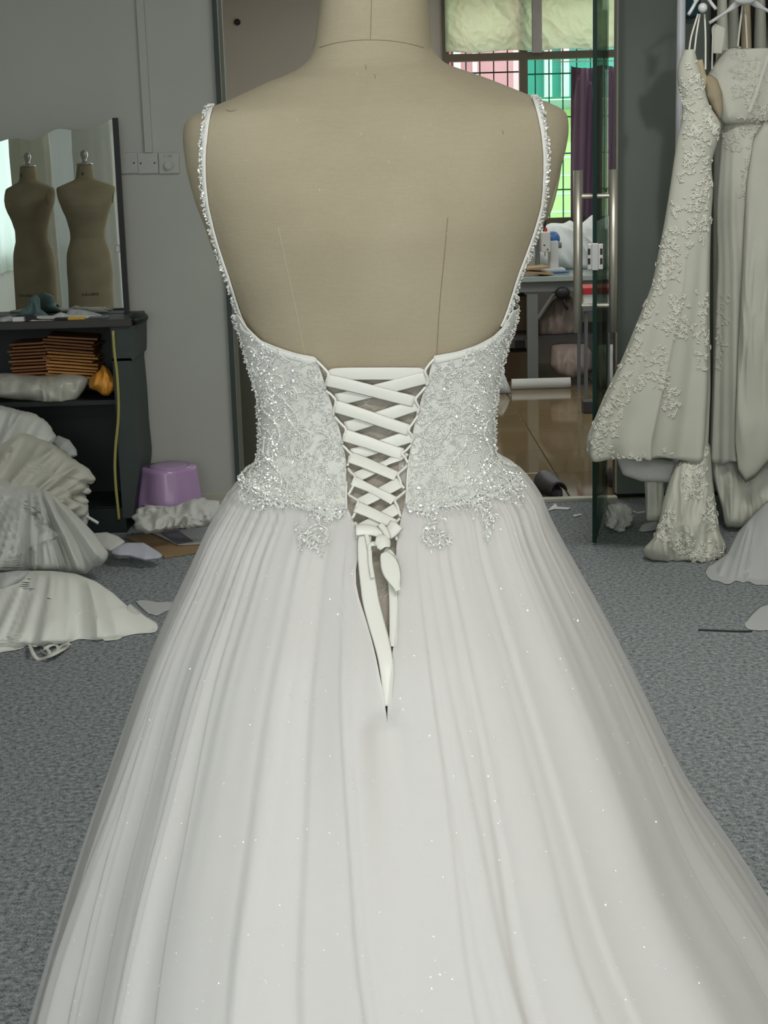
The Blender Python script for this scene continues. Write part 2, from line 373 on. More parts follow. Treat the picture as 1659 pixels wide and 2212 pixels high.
# metal threshold strip
th = MB(); th.box((op_l, YW - .03, 0), (op_r, YW + .02, .012)); struct('trim_5', th, 'skirting')

# workshop floor, tile by tile
m = MB(); m.box((-2.2, YW, -.06), (3.0, YB + .1, -.012)); fl = struct('floor_tiled', m, 'grout')
tm = MB(); tm.box((-.297, -.297, -.012), (.297, .297, 0)); tme = None
for i in range(8):
    for j in range(8):
        if tme is None: t = tm.build('tile', 'tile', fl, bevel=.002); tme = t
        else: t = tme.copy(); COL.objects.link(t); t.parent = fl
        t.location = (-1.9 + .6 * i, YW + .32 + .6 * j, random.uniform(-.0006, 0))
        t.rotation_euler = (random.uniform(-.0008, .0008), random.uniform(-.0008, .0008), 0)
# workshop shell
wx0, wx1 = at(957, 200, YB).x, 2.9
wz0, wz1 = at(1150, 478, YB).z, 2.62
m = MB(); m.box((-2.2, YB, 0), (wx0, YB + .1, HC)); m.box((wx0, YB, 0), (3.0, YB + .1, wz0)); m.box((wx0, YB, wz1), (3.0, YB + .1, HC)); struct('wall_back', m, 'wall_warm')
m = MB(); m.box((-2.3, YW, 0), (-2.2, YB, HC)); struct('wall_workshop_left', m, 'wall_warm')
m = MB(); m.box((3.0, YW, 0), (3.1, YB, HC)); struct('wall_workshop_right', m, 'wall_warm')
m = MB(); a = at(484, 60, YB); m.box((a.x - .01, YB - .02, 0), (a.x + .01, YB, HC)); struct('trim_6', m, 'trim')
# the dark screw hole on the pale wall
k = at(513, 48, YB); o = MB(); o.lathe([(0.0, 0), (.022, 0), (.022, .02), (.012, .03), (0, .03)], 0, 0, 12)
ko = o.build('wall_plug', 'black', smooth=False); ko.rotation_euler = (radians(90), 0, 0); ko.location = (k.x, YB, k.z)
tag(ko, 'small dark round wall plug high on the pale workshop wall', 'wall plug')

# workshop window
win = MB(); fr = .045
zb = at(1150, 119, YB).z       # transom
xm = at(1131, 200, YB).x
win.box((wx0, YB - .026, wz0 - .001), (wx0 + fr, YB + .055, wz1 + .001)); win.box((wx1 - fr, YB - .026, wz0 - .001), (wx1, YB + .055, wz1 + .001))
win.box((wx0, YB - .02, wz0 - .04), (wx1, YB + .06, wz0 + .02)); win.box((wx0, YB - .02, wz1 - fr), (wx1, YB + .06, wz1))
win.box((wx0 + .001, YB - .022, zb - .03), (wx1 - .001, YB + .058, zb + .02)); win.box((xm - .028, YB - .024, wz0 + .001), (xm + .028, YB + .057, wz1 - .001))
xm2 = xm + (xm - wx0) * 1.55; win.box((xm2 - .02, YB - .024, wz0 + .001), (xm2 + .02, YB + .057, wz1 - .001))
wo = struct('window_1', win, 'bronze')
def pane(x0, x1, z0, z1, mt_):
    p = boxobj('pane', (x0, YB + .02, z0), (x1, YB + .026, z1), mt_, wo)
pane(wx0 + fr, xm - .028, wz0 + .02, zb - .03, 'pane_clear'); pane(xm + .028, xm2 - .02, wz0 + .02, zb - .03, 'pane_green')
pane(xm2 + .02, wx1 - fr, wz0 + .02, zb - .03, 'pane_clear'); pane(wx0 + fr, xm - .028, zb + .02, wz1 - fr, 'pane_clear'); pane(xm + .028, wx1 - fr, zb + .02, wz1 - fr, 'pane_clear')
# burglar bars outside
nb = 0
x = wx0 + .075
while x < wx1 - .05:
    t = MB(); t.tube([(x, YB + .16, wz0 - .05), (x, YB + .16, zb + .1)], .005, 6); b_ = t.build('window_bar', 'bar' if x < xm else 'bar_green', wo); x += .0985
z = zb - .10
while z > wz0:
    t = MB(); t.tube([(wx0, YB + .165, z), (xm, YB + .165, z)], .006, 6); t.build('window_bar', 'bar', wo); t = MB(); t.tube([(xm, YB + .165, z - .02), (wx1, YB + .165, z - .02)], .006, 6); t.build('window_bar', 'bar_green', wo); z -= .30 if z > zb - .2 else .255
    
# crumpled paper taped over the upper panes
def sheet(name, x0, x1, z0, z1, Y, mt_, amp=.012, seed=0, nx=130, nz=80, parent=None, sag=0.0):
    b = MB(); vs = []; fs = []
    for j in range(nz + 1):
        for i in range(nx + 1):
            u, v = i / nx, j / nz; x = x0 + (x1 - x0) * u; z_ = z0 + (z1 - z0) * v
            n_ = noise.noise(Vector((x * 3 + seed, z_ * 4, seed))); r_ = abs(noise.noise(Vector((x * 6 + seed * 3, z_ * 7 + x * 5, 2.1)))) + .45 * abs(noise.noise(Vector((x * 15 - z_ * 11, z_ * 17 + x * 12, seed))))
            z_ += sag * sin(u * 9 + seed) * (1 - v)
            vs.append((x, Y - .02 + amp * (n_ + 1.4 * (0.3 - r_) * 1.5), z_))
    for j in range(nz):
        for i in range(nx): k = j * (nx + 1) + i; fs.append((k, k + 1, k + nx + 2, k + nx + 1))
    b.add(vs, fs); o = b.build(name, mt_, parent, smooth=True)
    s_ = o.modifiers.new('solid', 'SOLIDIFY'); s_.thickness = .0012; return o
pz = at(1040, 113, YB).z
for (xa, xb, sd, nm) in ((wx0 + .02, at(1148, 50, YB).x, 1.3, 'left'), (at(1158, 50, YB).x - .02, at(1310, 50, YB).x, 4.2, 'right')):
    p = sheet('paper_blind', xa, xb, pz - (.0 if sd < 2 else .0), wz1, YB - .03, 'paper_blind', .018, sd, sag=.006)
    tag(p, 'crumpled pale green paper taped over the %s upper pane of the workshop window' % nm, 'paper', 'paper sheets over the workshop window')
p = sheet('paper_blind', at(1312, 50, YB).x, wx1 - .02, pz, wz1, YB - .03, 'paper_blind', .018, 7.7, sag=.006)
tag(p, 'crumpled pale paper over the upper pane seen between glass door and handle', 'paper', 'paper sheets over the workshop window')
p = sheet('tape_strip', at(1146, 50, YB).x, at(1168, 50, YB).x, pz - .02, wz1, YB - .062, 'tape', .006, 2.2, nx=6)
tag(p, 'grey tape strip joining the two paper sheets on the window', 'tape')
# curtains
def curtain(name, px0, px1, py0, py1, Y, folds, seed, label):
    a = at(px0, py0, Y); b2 = at(px1, py0, Y); zlo = at(px0, py1, Y).z; b = MB(); vs = []; fs = []; nx, nz = 60, 24
    for j in range(nz + 1):
        for i in range(nx + 1):
            u, v = i / nx, j / nz
            x = a.x + (b2.x - a.x) * (u + .05 * sin(v * 3 + seed) * u * (1 - u)); z_ = a.z + (zlo - a.z) * v - .02 * sin(pi * u) * (1 - v)
            y = Y + .03 * sin(u * folds * 2 * pi + seed + v * 1.2) + .012 * sin(u * folds * 5.1 * pi + v * 3)
            vs.append((x, y, z_))
    for j in range(nz):
        for i in range(nx): k = j * (nx + 1) + i; fs.append((k, k + 1, k + nx + 2, k + nx + 1))
    b.add(vs, fs); o = b.build(name, 'purple', None, smooth=True); s_ = o.modifiers.new('solid', 'SOLIDIFY'); s_.thickness = .003
    return tag(o, label, 'curtain', 'purple curtains at the workshop window')
curtain('curtain', 1234, 1301, 142, 476, YB - .22, 1.6, .5, 'purple curtain hanging left of the glass door edge')
curtain('curtain', 1309, 1352, 140, 476, YB - .30, 1.3, 2.5, 'purple curtain hanging right of the glass door edge')
t = MB(); a = at(1200, 134, YB - .26); t.tube([(a.x, YB - .26, a.z), (wx1, YB - .26, a.z - .01)], .004, 6)
tag(t.build('curtain_wire', 'steel', None), 'thin wire carrying the purple curtains', 'curtain wire')

# outdoors
def facade(name, x0, x1, z0, z1, Y, m_, label, d=.4, extra=None):
    o = boxobj(name, (x0, Y, z0), (x1, Y + d, z1), m_); return tag(o, label, 'building')
m = MB(); m.box((-6, YB + .2, -3.2), (10, 26, -3.0)); struct('ground_outside', m, 'grey_wall')
pk = facade('facade', -1.4, 1.21, -3, 4.5, 13.6, 'pink_wall', 'pink rendered building wall outside the left window pane')
for (xa, xb, mm_, nm) in ((.56, .66, 'orange_wall', 'pilaster'), (.70, .76, 'white_wall', 'downpipe'), (.86, .90, 'white_wall', 'pilaster')):
    boxobj(nm, (xa, 13.54, -3), (xb, 13.6, 4.5), mm_, pk)
gr = facade('facade', 1.28, 4.6, -3, 1.62, 14.2, 'yellow_wall', 'yellow tiled building wall seen through the green pane')
for k in range(9):
    boxobj('tile_course', (1.29, 14.19, .2 + k * .16), (4.6, 14.2, .215 + k * .16), 'white_wall', gr)
g2 = facade('facade', 1.15, 5.2, 2.05, 4.6, 15.0, 'grey_wall', 'grey upper storey seen through the green pane')
for xa in (1.32, 1.62, 1.78): boxobj('pilaster', (xa, 14.92, 2.05), (xa + .07, 15, 4.6), 'white_wall', g2)
g3 = facade('facade', 1.2, 5.2, 1.3, 2.04, 15.4, 'white_wall', 'white balcony wall between the yellow and grey storeys')
boxobj('window', (1.62, 15.37, 1.62), (1.95, 15.4, 1.95), 'yellow_wall', g3)

# ------------------------------------------------------------------ glass door, open toward the camera
NB = Vector(at(1284, 1178, 5.62)); ndx = atz(1284, 1179).x; ndy = atz(1284, 1179).y
near = Vector((ndx, ndy, 0)); far = Vector((at(1309, 1000, YW - .03).x, YW - .03, 0))
dr = empty('door_glass', near, 'open frameless green glass door with steel pull handles', 'door')
dv = (far - near); L = dv.length; dv.normalize(); dn = Vector((dv.y, -dv.x, 0))
def dbox(u0, u1, n0, n1, z0, z1):
    vs = [];
    for z_ in (z0, z1):
        for (u_, n_) in ((u0, n0), (u1, n0), (u1, n1), (u0, n1)): p = near + dv * u_ + dn * n_; vs.append((p.x, p.y, z_))
    return vs, [(0, 1, 2, 3), (7, 6, 5, 4), (0, 4, 5, 1), (1, 5, 6, 2), (2, 6, 7, 3), (3, 7, 4, 0)]
m = MB(); m.add(*dbox(.004, L, -.006, .006, .012, 2.34)); m.build('glass_panel', 'glass_face', dr)
m = MB(); m.add(*dbox(-.001, .0035, -.0075, .0075, .012, 2.34)); o = m.build('glass_edge', 'glass_edge', dr); o['label'] = 'dark green polished glass edge'
zh0, zh1 = at(1250, 722, ndy).z, at(1250, 368, ndy).z
for sd in (-1, 1):
    base = near + dv * .045 + dn * (sd * .063)
    m = MB(); m.tube([(base.x, base.y, zh0), (base.x, base.y, zh1)], .0165, 20); h_ = m.build('pull_handle', 'steel', dr, smooth=False)
    h_.data.polygons.foreach_set('use_smooth', [len(p.vertices) == 4 for p in h_.data.polygons])
    for zz in (at(1250, 425, ndy).z, at(1250, 663, ndy).z):
        q = near + dv * .045 + dn * (sd * .006); m = MB(); m.tube([(q.x, q.y, zz), (base.x, base.y, zz)], .0085, 12); m.build('standoff', 'steel', h_)
zl0, zl1 = at(1287, 582, ndy).z, at(1287, 527, ndy).z
lk = MB(); lk.add(*dbox(-.004, .055, -.026, -.0065, zl0, zl1)); lk.add(*dbox(-.004, .055, .0065, .030, zl0, zl1)); lk.add(*dbox(-.006, .0, -.011, .013, zl0 - .003, zl1 + .003))
lo = lk.build('lock_case', 'steel_plate', dr, bevel=.0015)
for zz in (zl0 + .018, zl1 - .038):
    for n0 in (-.024, .019):
        m = MB(); m.add(*dbox(-.0055, -.003, n0, n0 + .009, zz, zz + .022)); m.build('keyhole_slot', 'black', lo)

# ------------------------------------------------------------------ workshop contents
TY0, TY1 = 10.0, 11.05
tz = at(1180, 597, TY0).z
tb = empty('work_table', (1.6, 10.3, 0), 'grey green sewing table with metal legs below the workshop window', 'table')
tx0 = .55; tx1 = 2.35
boxobj('table_top', (tx0, TY0, tz - .035), (tx1, TY1, tz), 'table_green', tb, .004)
boxobj('apron', (tx0 + .06, TY0 + .03, tz - .10), (tx1 - .06, TY0 + .06, tz - .036), 'table_leg', tb)
lx = at(1152, 700, TY0).x
for (x_, y_) in ((lx, TY0 + .04), (tx1 - .2, TY0 + .04), (lx, TY1 - .1), (tx1 - .2, TY1 - .1)):
    boxobj('leg', (x_ - .036, y_, 0), (x_ + .036, y_ + .05, tz - .036), 'table_leg', tb, .003)
t = MB(); a = at(1163, 690, TY0); b2 = at(1213, 615, TY0); t.tube([(a.x, TY0 + .05, a.z), (b2.x, TY0 + .05, b2.z)], .014, 6); t.build('brace', 'table_leg', tb)
boxobj('lower_shelf', (tx0 + .02, TY0 + .1, .29), (tx1 - .05, TY1 - .1, .315), 'cab_edge', tb)
t = MB(); a = at(1215, 633, TY0 + .0); t.ball(a, .05, 12, 8, (1, .6, .8)); t.tube([a, at(1220, 660, TY0), at(1226, 668, TY0)], .012, 6)
tag(t.build('lamp_bracket', 'black', None, True), 'black knob and bracket hanging under the sewing table', 'bracket')

def blob(name, poly, ytop, ybot, thick, mt_, parent=None, amp=.01, freq=8.0, aniso=(1, 1, .35), seed=0.0, c=None, NR=16, NT=110, back=.35, rag=0.0, power=.5, ridge=1.0, fan=None, rot=0.0, zmin=.002):
    """soft heap: outline given as image points, its own depth range, inflated with folds"""
    xs = [p[0] for p in poly]; ys = [p[1] for p in poly]; y0, y1 = min(ys), max(ys)
    if c is None: c = (sum(xs) / len(xs), sum(ys) / len(ys))
    def bd(th):
        dx, dy = cos(th), sin(th); best = 1e9
        for i in range(len(poly)):
            ax, ay = poly[i][0] - c[0], poly[i][1] - c[1]; bx, by = poly[(i + 1) % len(poly)][0] - c[0], poly[(i + 1) % len(poly)][1] - c[1]
            ex, ey = bx - ax, by - ay; den = dx * ey - dy * ex
            if abs(den) < 1e-9: continue
            t = (ax * ey - ay * ex) / den; s_ = (ax * dy - ay * dx) / den
            if t > 0 and -1e-6 <= s_ <= 1 + 1e-6: best = min(best, t)
        return best if best < 1e8 else 5.0
    R = [bd(2 * pi * k / NT) for k in range(NT)]
    R = [(R[k - 1] + 2 * R[k] + R[(k + 1) % NT]) / 4 for k in range(NT)]
    if rag: R = [r * (1 + rag * noise.noise(Vector((cos(2 * pi * k / NT) * 9 + seed, sin(2 * pi * k / NT) * 9, seed)))) for k, r in enumerate(R)]
    cr, sr = cos(rot), sin(rot)
    def pt(px, py, rho, side):
        yb = ytop + (ybot - ytop) * max(0, min(1, (py - y0) / (y1 - y0)))
        e = max(0.0, 1 - rho * rho) ** power
        P = at(px, py, yb)
        if side > 0:
            q = Vector((P.x - (fan[0] if fan else 0), 0, P.z - (fan[1] if fan else 0)))
            if fan:
                an = atan2(q.x, q.z); l = q.length; s1 = Vector((an * fan[2], l * .8, seed)); s2 = Vector((an * fan[2] * 2.3, l * 1.7, seed + 5))
                s1 += Vector((noise.noise(Vector((l * 3, an * 2, seed))) * .5, 0, 0))
            else:
                xr = P.x * cr + P.z * sr; zr = -P.x * sr + P.z * cr
                s1 = Vector((xr * freq * aniso[0], zr * freq * aniso[2], seed)); s2 = s1 * 2.1 + Vector((3, 1, 2))
                s1 += Vector((noise.noise(s1 * .5) * .8, noise.noise(s1 * .5 + Vector((5, 5, 5))) * .8, 0))
            n_ = (1 - 2.4 * abs(noise.noise(s1))) * ridge + (1 - ridge) * noise.noise(s1) + .65 * (1 - 2 * abs(noise.noise(s2)))
            if fan: n_ *= min(1, max(0, l - .05) / .16)
            y_ = yb - thick * e - amp * n_ * min(1, e * 1.6 + .05)
        else: y_ = yb + thick * back * e
        p = at(px, py, max(.5, y_))
        if p.z < zmin: p = Vector((p.x, p.y, zmin + .001 * e))
        return p
    b = MB(); vs = [pt(c[0], c[1], 0, 1)]; fs = []
    for j in range(1, NR + 1):
        rho = (j / NR) ** .75
        for k in range(NT):
            th = 2 * pi * k / NT; vs.append(pt(c[0] + cos(th) * R[k] * rho, c[1] + sin(th) * R[k] * rho, rho, 1))
    for k in range(NT): fs.append((0, 1 + (k + 1) % NT, 1 + k))
    for j in range(NR - 1):
        for k in range(NT): a = 1 + j * NT; fs.append((a + k, a + (k + 1) % NT, a + NT + (k + 1) % NT, a + NT + k))
    last = 1 + (NR - 1) * NT; NB_ = 4; base = len(vs)
    for j in range(1, NB_):
        rho = 1 - j / NB_
        for k in range(NT): th = 2 * pi * k / NT; vs.append(pt(c[0] + cos(th) * R[k] * rho, c[1] + sin(th) * R[k] * rho, rho, -1))
    vs.append(pt(c[0], c[1], 0, -1)); ring = last
    for j in range(1, NB_):
        nr = base + (j - 1) * NT
        for k in range(NT): fs.append((ring + k, ring + (k + 1) % NT, nr + (k + 1) % NT, nr + k))
        ring = nr
    for k in range(NT): fs.append((ring + k, ring + (k + 1) % NT, len(vs) - 1))
    b.add(vs, fs); o = b.build(name, mt_, parent, smooth=True); o_bvh[o.name] = b; return o
o_bvh = {}

# white fabric heap on table
b = blob('fabric_pile', [(1150, 560), (1158, 520), (1172, 492), (1190, 480), (1215, 484), (1234, 474), (1248, 490), (1262, 478), (1281, 462), (1290, 480), (1312, 464), (1330, 470), (1360, 480), (1380, 540), (1370, 582), (1300, 586), (1180, 580)], 10.80, 10.72, .15, 'white_cloth', None, amp=.035, freq=7, seed=3.1, zmin=tz + .001, rot=.5)
tag(b, 'bright white fabric heaped on the table behind the sewing machine', 'fabric')
# machine
ms = empty('sewing_machine', (at(1190, 560, 10.35).x, 10.35, tz), 'white and blue sewing machine standing on the workshop table', 'sewing machine')
A = lambda px, py, Y=10.35: at(px, py, Y)
bz = tz + .001
m = MB(); m.box((A(1160, 560).x, 10.25, bz), (A(1218, 560).x, 10.45, bz + .03)); m.build('bed', 'machine', ms, bevel=.004)
m = MB(); m.box((A(1165, 500).x, 10.24, A(1170, 543).z), (A(1185, 500).x, 10.36, A(1170, 500).z)); m.build('head', 'machine', ms, bevel=.006)
m = MB(); m.ball(A(1192, 516, 10.38), .055, 16, 10, (1.0, .9, .95)); m.build('arm', 'machine_blue', ms, True)
m = MB(); m.box((A(1186, 556).x, 10.3, bz + .02), (A(1205, 556).x, 10.44, A(1190, 520).z)); m.build('column', 'machine', ms, bevel=.008)
m = MB(); q = A(1209, 530); m.tube([(q.x - .012, 10.36, q.z), (q.x + .012, 10.36, q.z)], .02, 14); m.build('handwheel', 'machine_grey', ms)
m = MB(); m.box((A(1157, 500).x, 10.34, bz + .02), (A(1166, 500).x, 10.42, A(1160, 508).z)); m.build('side_plate', 'machine_grey', ms, bevel=.004)
m = MB(); m.tube([A(1175, 500), A(1178, 480), A(1181, 468)], [.008, .008, .005], 8); m.build('thread_post', 'black', ms)
m = MB(); q = A(1178, 499); m.lathe([(0, q.z - .01), (.014, q.z - .01), (.009, q.z + .022), (0, q.z + .022)], q.x, q.y - .02, 12); m.build('thread_spool', 'red', ms)
m = MB(); q = A(1175, 546); m.tube([(q.x, 10.28, q.z + .02), (q.x, 10.28, q.z - .02)], .005, 8); m.build('needle_bar', 'steel', ms)
for (px_, py_, mm_) in ((1172, 528, 'black'), (1179, 537, 'black')):
    m = MB(); q = A(px_, py_); m.tube([(q.x, 10.235, q.z), (q.x, 10.245, q.z)], .005, 8); m.build('dial', mm_, ms)
# papers / envelopes on table
for i, (x0_, x1_, z_, an, mm_, lb) in enumerate(((1100, 1188, .012, .10, 'card', 'lower brown folder lying on the sewing table edge'), (1105, 1180, .056, -.06, 'card', 'upper brown folder lying on the sewing table'))):
    a = at(x0_, 575, 10.15); c2 = at(x1_, 575, 10.15); mx = Matrix.Translation((c2.x, 10.15, tz + z_)) @ Matrix.Rotation(an, 4, 'Y') @ Matrix.Rotation(.1, 4, 'Z')
    m = MB(); m.box((-(c2.x - a.x), -.11, -.008), (0, .11, .006), mx=mx); o = m.build('folder', mm_, None, bevel=.002); tag(o, lb, 'folder', 'brown folders on the sewing table')
m = MB(); q = at(1180, 566, 10.2); q2 = at(1230, 560, 10.2); m.tube([(q.x, 10.2, tz + .01), (q2.x, 10.22, tz + .012)], .008, 8)
tag(m.build('ruler', 'machine_blue', None), 'dark blue stick lying in front of the sewing machine', 'stick')
# red and white box on the far stool behind the door
boxobj_ = boxobj
o = MB(); a = at(1262, 662, 9.4); b2 = at(1335, 622, 9.4); o.box((a.x, 9.4, a.z), (b2.x, 9.7, b2.z)); bx = o.build('carton', 'paper', None, bevel=.004)
tag(bx, 'white carton with a red lid behind the door handle', 'box')
o = MB(); o.box((a.x - .008, 9.39, at(1262, 636, 9.4).z), (b2.x + .008, 9.71, b2.z + .006)); o.build('lid', 'red', bx, bevel=.003)
st = empty('workshop_stool', ((a.x + b2.x) / 2, 9.55, 0), 'dark stool under the red lidded carton', 'stool')
boxobj('seat', (a.x - .02, 9.36, a.z - .03), (b2.x + .02, 9.76, a.z - .002), 'machine_grey', st, .005)
for xx in (a.x, b2.x - .02):
    for yy in (9.38, 9.72): boxobj('leg', (xx, yy, 0), (xx + .02, yy + .02, a.z - .03), 'machine_grey', st)
# sacks under and beside the table
b = blob('plastic_sack', [(1163, 690), (1180, 660), (1205, 640), (1235, 640), (1246, 680), (1250, 720), (1230, 736), (1165, 738)], 10.35, 10.25, .13, 'bagpink', None, amp=.03, freq=9, seed=5, zmin=.316)
tag(b, 'translucent pinkish plastic sack stuffed on the shelf under the sewing table', 'sack')
b = blob('plastic_sack', [(1190, 745), (1215, 741), (1265, 741), (1280, 760), (1282, 800), (1265, 812), (1235, 820), (1205, 812), (1187, 790)], 10.15, 10.0, .12, 'bagpink', None, amp=.03, freq=9, seed=9)
tag(b, 'brownish plastic sack on the floor under the sewing table', 'sack')
b = blob('plastic_sack', [(1293, 745), (1340, 742), (1345, 800), (1330, 830), (1296, 836), (1288, 790)], 10.05, 9.85, .1, 'pile_cream', None, amp=.03, freq=9, seed=19)
tag(b, 'pale plastic sack on the floor right of the glass door edge', 'sack')
for (x0_, x1_, y0_, y1_, Y_, lb) in ((1093, 1145, 760, 800, 10.3, 'dark cardboard carton under the left end of the sewing table'), (1085, 1140, 640, 735, 10.45, 'dark cardboard carton on the shelf under the sewing table')):
    a = at(x0_, y1_, Y_); b2 = at(x1_, y0_, Y_); zlo = 0 if y1_ > 780 else .316
    tag(boxobj('carton', (a.x, Y_, zlo), (b2.x, Y_ + .25, b2.z), 'carton', None, .004), lb, 'box')
# roll on the floor and crumpled plastic beside
m = MB(); a = at(1105, 835, 9.86); b2 = at(1232, 833, 9.86); m.tube([(a.x, 9.86, .034), (b2.x, 9.86, .034)], .034, 20)
tag(m.build('fabric_roll', 'pile_white', None), 'white roll lying on the tiles in front of the sewing table', 'roll')
b = blob('plastic_wrap', [(1070, 800), (1085, 795), (1098, 830), (1115, 820), (1124, 838), (1112, 850), (1072, 852)], 9.78, 9.70, .06, 'pile_grey', None, amp=.015, freq=20, seed=2)
tag(b, 'crumpled clear plastic at the left end of the white roll', 'plastic wrap')
o = MB(); a = atz(1272, 893); o.box((a.x - .03, a.y, 0), (a.x + .05, a.y + .1, .07)); tag(o.build('floor_block', 'cab_edge', None, bevel=.005), 'small dark box on the tiles just left of the glass door', 'box')
# slippers
def slipper(name, px, py, ang, L_, m_, label):
    p = atz(px, py); e = empty(name, (p.x, p.y, 0), label, 'slipper'); R_ = Matrix.Translation((p.x, p.y, 0)) @ Matrix.Rotation(ang, 4, 'Z')
    out = []
    for k in range(28):
        t = 2 * pi * k / 28; w_ = .044 + .008 * sin(t); out.append((w_ * cos(t) * (1.0 + .1 * sin(t)), L_ / 2 * sin(t)))
    b = MB(); vs = [R_ @ Vector((x_, y_, .001)) for x_, y_ in out] + [R_ @ Vector((x_ * .96, y_ * .97, .028)) for x_, y_ in out]
    n = 28; b.add(vs, [(k, (k + 1) % n, n + (k + 1) % n, n + k) for k in range(n)] + [tuple(range(n - 1, -1, -1)), tuple(range(n, 2 * n))])
    b.build('sole', m_, e, bevel=.003)
    b = MB(); vs = []; fs = []
    for j in range(9):
        u = j / 8; y_ = -L_ * .42 + u * L_ * .5; w_ = .046 * (0.75 + .35 * sin(min(1, u * 1.3) * pi / 2)); hh = .035 + .028 * u
        for k in range(11): t = pi * k / 10; vs.append(R_ @ Vector((w_ * cos(t), y_ + .02 * sin(t) * (1 if j == 8 else 0), .02 + hh * sin(t))))
    for j in range(8):
        for k in range(10): fs.append((j * 11 + k, j * 11 + k + 1, (j + 1) * 11 + k + 1, (j + 1) * 11 + k))
    b.add(vs, fs); o = b.build('upper', m_, e, True); o.modifiers.new('solid', 'SOLIDIFY').thickness = .006
    b = MB(); b.box((-.02, -L_ * .15, .055), (.02, -L_ * .05, .068), mx=R_); b.build('strap_patch', 'machine_grey', e, bevel=.003)
slipper('slipper', 1182, 1062, .35, .27, 'slipper', 'dark grey slide slipper on the tiles left of the glass door')
slipper('slipper', 1337, 1048, .2, .24, 'shoe', 'black rounded slipper half hidden behind the glazed wall')
# tall dark cabinet at the left of the workshop opening
cb = MB(); xr_ = at(640, 700, 6.9).x; MT['olive'] = mat('olive_laminate', (.10, .105, .075), .5); cb.box((-.95, 6.9, 0), (xr_, 7.35, 1.45)); c_ = cb.build('workshop_cabinet', MT['olive'], None, bevel=.005)
tag(c_, 'dark olive cabinet in the workshop left of the wedding dress', 'cabinet')
boxobj('door_front', (-.94, 6.882, .06), (xr_ - .01, 6.9, 1.43), 'olive', c_, .003)

# ------------------------------------------------------------------ ceiling lamps (above the frame; middle and workshop ones added for light)
for i, (x_, y_, w_, d_) in enumerate(((.35, -.55, 1.3, .4), (.75, 4.0, 1.25, .2), (.3, 8.6, 1.7, .65))):
    e = empty('ceiling_lamp', (x_, y_, 2.75), ['flat ceiling lamp above the camera in the fitting room', 'unseen narrow lamp added over the fitting room to light the gowns', 'unseen wide fill lamp added in the workshop'][i], 'lamp')
    boxobj('housing', (x_ - w_ / 2, y_ - d_ / 2, 2.735), (x_ + w_ / 2, y_ + d_ / 2, 2.799), 'trim', e)
    boxobj('diffuser', (x_ - w_ / 2 + .02, y_ - d_ / 2 + .02, 2.725), (x_ + w_ / 2 - .02, y_ + d_ / 2 - .02, 2.735), 'lampglow', e)

# ------------------------------------------------------------------ sockets
skx = [(254, 297), (299, 341), (343, 388)]
for i, (xa, xb) in enumerate(skx):
    a = at(xa, 374, YW); b2 = at(xb, 331 - 0 * i, YW); cx_ = (a.x + b2.x) / 2; cz = (a.z + b2.z) / 2; s_ = .042
    lab = ['three pin wall socket nearest the mirror', 'middle three pin wall socket of the row', 'round dimmer plate at the right end of the sockets'][i]
    e = empty('wall_socket' if i < 2 else 'dimmer_switch', (cx_, YW, cz), lab, 'socket' if i < 2 else 'switch')
    boxobj('plate', (cx_ - s_, YW - .012, cz - s_), (cx_ + s_, YW, cz + s_), 'trim', e, .004)
    if i < 2:
        for (dx, dz, nm_) in ((0, .016, 'pin_hole'), (-.014, -.012, 'pin_hole'), (.014, -.012, 'pin_hole')):
            m = MB(); m.tube([(cx_ + dx, YW - .0135, cz + dz), (cx_ + dx, YW - .0115, cz + dz)], .0075, 14); m.build(nm_, 'wall', e)
        for dx in (-.028, .028):
            m = MB(); m.tube([(cx_ + dx, YW - .014, cz), (cx_ + dx, YW - .0115, cz)], .0035, 10); m.build('screw', 'black', e)
    else:
        m = MB(); m.tube([(cx_, YW - .016, cz - .008), (cx_, YW - .0115, cz - .008)], .022, 24); m.build('dial_rim', 'wall', e)
        m = MB(); m.tube([(cx_, YW - .030, cz - .008), (cx_, YW - .0155, cz - .008)], .016, 24); m.build('dial', 'trim', e)
        for (dx0, dx1, dz) in ((-.018, -.012, .028), (-.004, .015, .028)):
            boxobj('printed_mark', (cx_ + dx0, YW - .0125, cz + dz - .004), (cx_ + dx1, YW - .0115, cz + dz + .004), 'tape', e)

# ------------------------------------------------------------------ cabinet with mirror
CF = 6.02; CBK = 6.38
cab = empty('vanity_cabinet', (-1.3, 6.2, 0), 'dark green open cabinet below the wavy mirror', 'cabinet')
ct0 = at(150, 704, CF).z; ctop = at(150, 692, CF).z
cxl = -2.1; cxr = at(258, 900, CF).x
boxobj('cabinet_top', (cxl, CF - .02, ctop - .03), (at(284, 690, CF).x, CBK, ctop), 'cab_edge', cab, .004)
m = MB(); m.ball((at(290, 690, CF).x, CF + .1, ctop - .008), .03, 14, 8, (1.3, 3.0, .8)); m.build('rounded_corner', 'cab', cab, True)
boxobj('back_panel', (cxl, CBK - .015, 0), (cxr, CBK, ctop - .03), 'cab', cab)
boxobj('shelf', (cxl, CF + .03, at(150, 872, CF).z - .012), (cxr, CBK - .016, at(150, 872, CF).z + .006), 'cab', cab)
boxobj('shelf', (cxl, CF + .03, at(200, 1000, CF).z - .2), (cxr, CBK - .016, at(200, 1000, CF).z - .185), 'cab', cab)
boxobj('bottom_board', (cxl, CF, 0), (cxr, CBK - .016, .10), 'cab', cab)
